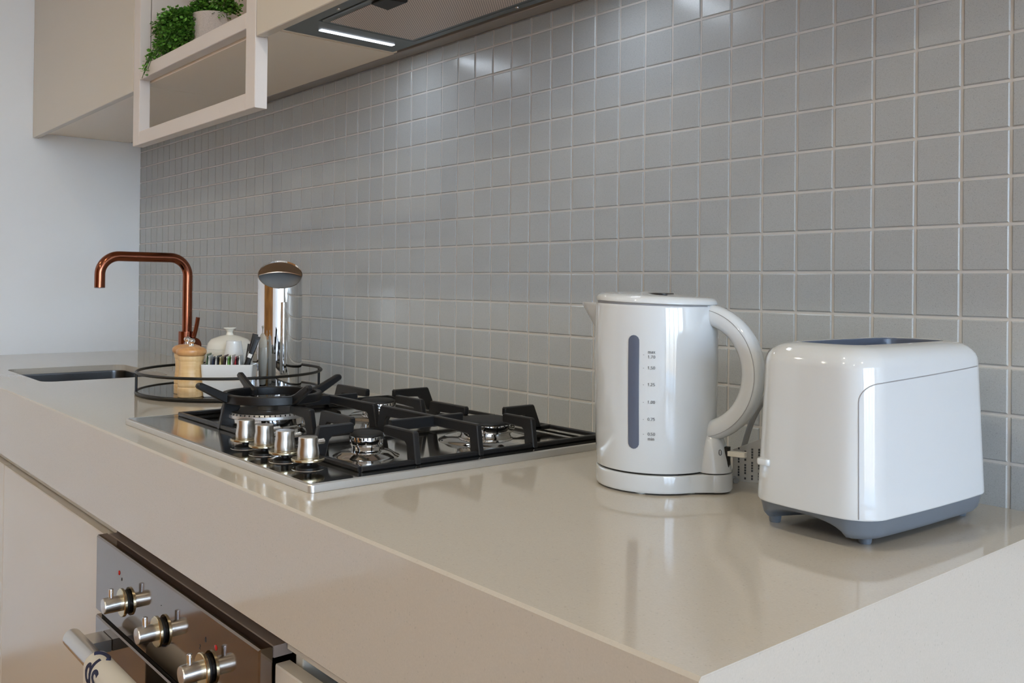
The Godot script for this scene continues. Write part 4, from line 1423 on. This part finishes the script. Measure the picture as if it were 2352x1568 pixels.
	for y in [0.0, 0.002, 1.0, 1.01, 2.0]:
		var r := PackedVector3Array()
		for i in nn:
			var a := TAU * i / nn
			var d := Vector3(cos(a), 0, sin(a))
			var cut := 0.2375 - 0.030 * d.dot(face)
			var rr := R
			var yy: float = y
			if y == 0.0:
				rr = R - 0.0015
			elif y == 1.0:
				yy = cut
			elif y == 1.01:
				yy = cut + 0.0006
				rr = R - 0.0012
			elif y == 2.0:
				yy = cut - 0.004
				rr = R - 0.0018
			r.append(Vector3(d.x * rr, yy, d.z * rr))
		rings.append(r)
	var cg := Geo.new()
	cg.loft(rings, true, true, false)
	obj("body", cg, M.chrome, cn)
	# brown mirror plate closing the rear of the cut, grey bowl in front
	var lat := Vector3(face.z, 0, -face.x)
	var pl := PackedVector3Array()
	var pl2 := PackedVector3Array()
	for i in 25:
		var a := PI * i / 24.0
		var q := lat * cos(a) * (R - 0.002) - face * sin(a) * (R - 0.002)
		var cy := 0.2375 - 0.030 * q.dot(face) / R
		pl.append(q + Vector3(0, cy - 0.0015, 0))
		pl2.append(q + Vector3(0, cy - 0.0030, 0))
	for i in range(1, 12):
		var u := lerpf(-1.0, 1.0, i / 12.0)
		var q := lat * u * (R - 0.002) - face * 0.012 * (1.0 - u * u)
		var cy := 0.2375 - 0.030 * q.dot(face) / R
		pl.append(q + Vector3(0, cy - 0.0015, 0))
		pl2.append(q + Vector3(0, cy - 0.0030, 0))
	var pg := Geo.new()
	pg.loft([pl2, pl])
	obj("top_plate", pg, mat(Color(0.72, 0.62, 0.53), 0.3, 1.0), cn)
	var br := []
	for j in 7:
		var k := j / 6.0
		var r := PackedVector3Array()
		for i in 48:
			var a := TAU * i / 48
			var d := Vector3(cos(a), 0, sin(a))
			var rr := (R - 0.002) * cos(k * PI * 0.48)
			r.append(d * rr + Vector3(0, 0.2375 - 0.030 * d.dot(face) * rr / R - 0.0032 - 0.030 * sin(k * PI * 0.48), 0))
		br.append(r)
	var bw := Geo.new()
	bw.loft(br, true, false, true)
	obj("bowl_insert", bw, mat(Color(0.54, 0.54, 0.54), 0.45, 0.2), cn)
	var hb := Geo.new()
	var hp2 := face.rotated(Vector3.UP, 0.14) * (R + 0.0065)
	hb.lathe([Vector2(0.0, 0.030), Vector2(0.0055, 0.030), Vector2(0.0062, 0.032), Vector2(0.0062, 0.178), Vector2(0.0055, 0.180), Vector2(0.0, 0.180)], 20, hp2)
	obj("handle_bar", hb, M.chrome, cn)


# ------------------------------------------------------------------ plant on the shelf
func plant() -> void:
	var pp := thing("potted_plant", "trailing green plant in a rough white pot spilling over the open shelf", "plant", Vector3(-1.146, 1.6087, 0.195))
	var g := Geo.new()
	g.lathe([Vector2(0.042, 0.0), Vector2(0.045, 0.003), Vector2(0.050, 0.05), Vector2(0.0545, 0.100), Vector2(0.0555, 0.104), Vector2(0.0555, 0.112), Vector2(0.0530, 0.1135), Vector2(0.050, 0.112), Vector2(0.048, 0.102), Vector2(0.0, 0.100)], 40, Vector3.ZERO)
	obj("pot", g, M.pot, pp)
	var so := Geo.new()
	so.lathe([Vector2(0.0, 0.1005), Vector2(0.0475, 0.1022), Vector2(0.042, 0.108), Vector2(0.0, 0.111)], 28, Vector3.ZERO)
	obj("soil", so, M.soil, pp)
	rng.seed = 41
	var pv := PackedVector3Array()
	var pn := PackedVector3Array()
	var pc := PackedColorArray()
	var sg := Geo.new()
	var leaf := func(c: Vector3, dir: Vector3, up: Vector3, L: float, tone: Color) -> void:
		var side := dir.cross(up).normalized()
		var nn := side.cross(dir).normalized()
		var pts := [Vector2(0, 0), Vector2(0.3, 0.34), Vector2(0.62, 0.42), Vector2(0.9, 0.24), Vector2(1.0, 0.0), Vector2(0.9, -0.24), Vector2(0.62, -0.42), Vector2(0.3, -0.34)]
		var w := []
		for q in pts:
			w.append(c + dir * q.x * L + side * q.y * L + nn * (0.18 * L * (absf(q.y) * 1.2 - q.x * q.x * 0.6)))
		var mid := c + dir * 0.5 * L - nn * 0.01 * L
		for i in 8:
			for v in [mid, w[(i + 1) % 8], w[i]]:
				pv.append(v)
				pn.append(nn)
				pc.append(tone)
	# ends of the strands, relative to the pot base
	var ends := []
	for k in 62:   # the mass that falls to the left and forward over the board
		var u := rng.randf()
		ends.append(Vector3(lerpf(-0.088, -0.012, u) + rng.randf_range(-0.006, 0.01), lerpf(0.0, 0.085, u * rng.randf()) + rng.randf_range(0.0, 0.03), rng.randf_range(0.055, 0.115)))
	for k in 95:   # the tall front of the mass
		ends.append(Vector3(rng.randf_range(-0.092, -0.012), rng.randf_range(0.03, 0.112), rng.randf_range(0.058, 0.118)))
	for k in 9:   # a strand or two hanging over the front edge
		ends.append(Vector3(rng.randf_range(-0.070, -0.035), rng.randf_range(-0.036, -0.012), rng.randf_range(0.138, 0.143)))
	for k in 34:   # the crown on top of the pot
		var a := rng.randf() * TAU
		ends.append(Vector3(cos(a) * 0.055 * sqrt(rng.randf()), rng.randf_range(0.115, 0.165), sin(a) * 0.055))
	for k in 16:   # draped over the left half of the pot
		ends.append(Vector3(rng.randf_range(-0.045, 0.012), rng.randf_range(0.035, 0.10), rng.randf_range(0.056, 0.072)))
	for k in 6:
		ends.append(Vector3(rng.randf_range(0.045, 0.085), rng.randf_range(0.095, 0.115), rng.randf_range(-0.01, 0.03)))
	for k in 5:
		ends.append(Vector3(rng.randf_range(-0.012, 0.006), rng.randf_range(0.03, 0.075), rng.randf_range(0.06, 0.075)))
	for e in ends:
		var a := atan2(e.z, e.x) + rng.randf_range(-0.5, 0.5)
		var st := Vector3(cos(a) * rng.randf() * 0.04, 0.108, sin(a) * rng.randf() * 0.04)
		var far: float = Vector2(e.x - st.x, e.z - st.z).length()
		var top := Vector3(lerpf(st.x, e.x, 0.4), maxf(st.y, e.y) + rng.randf_range(0.01, 0.035), lerpf(st.z, e.z, 0.45))
		var pts := PackedVector3Array()
		var nseg := 14
		for i in nseg + 1:
			var t := float(i) / nseg
			var q: Vector3 = st * (1 - t) * (1 - t) + top * 2.0 * t * (1 - t) + e * t * t
			# stay above the shelf board, in front of the rail where it hangs
			if q.z < 0.1365:
				q.y = maxf(q.y, 0.006)
			pts.append(q)
		sg.tube(pts, 0.0006, 5)
		var pairs := int(20 + far * 170.0)
		for i in pairs:
			var t := rng.randf_range(0.05, 1.0)
			var j := mini(int(t * nseg), nseg - 1)
			var c := pts[j].lerp(pts[j + 1], t * nseg - j)
			for s in 2:
				var d := Vector3(rng.randfn(), rng.randfn() * 0.7 + 0.15, rng.randfn()).normalized()
				var L := rng.randf_range(0.0055, 0.0095)
				var cc := c + d * rng.randf_range(0.001, 0.006)
				if cc.x < -0.088 and cc.z < 0.135 or cc.y < 0.009 and cc.z < 0.1355:
					continue
				var gt := rng.randf()
				var tone := Color(0.04, 0.13, 0.015).lerp(Color(0.17, 0.42, 0.06), gt)
				leaf.call(cc, d, Vector3(rng.randfn() * 0.5, 1.0, rng.randfn() * 0.5 + 0.4).normalized(), L, tone)
	obj("stem", sg, M.stem, pp)
	var arr := []
	arr.resize(Mesh.ARRAY_MAX)
	arr[Mesh.ARRAY_VERTEX] = pv
	arr[Mesh.ARRAY_NORMAL] = pn
	arr[Mesh.ARRAY_COLOR] = pc
	var m := ArrayMesh.new()
	m.add_surface_from_arrays(Mesh.PRIMITIVE_TRIANGLES, arr)
	var fo := put("foliage", m, M.leaf, pp)
	fo.set_meta("kind", "stuff")
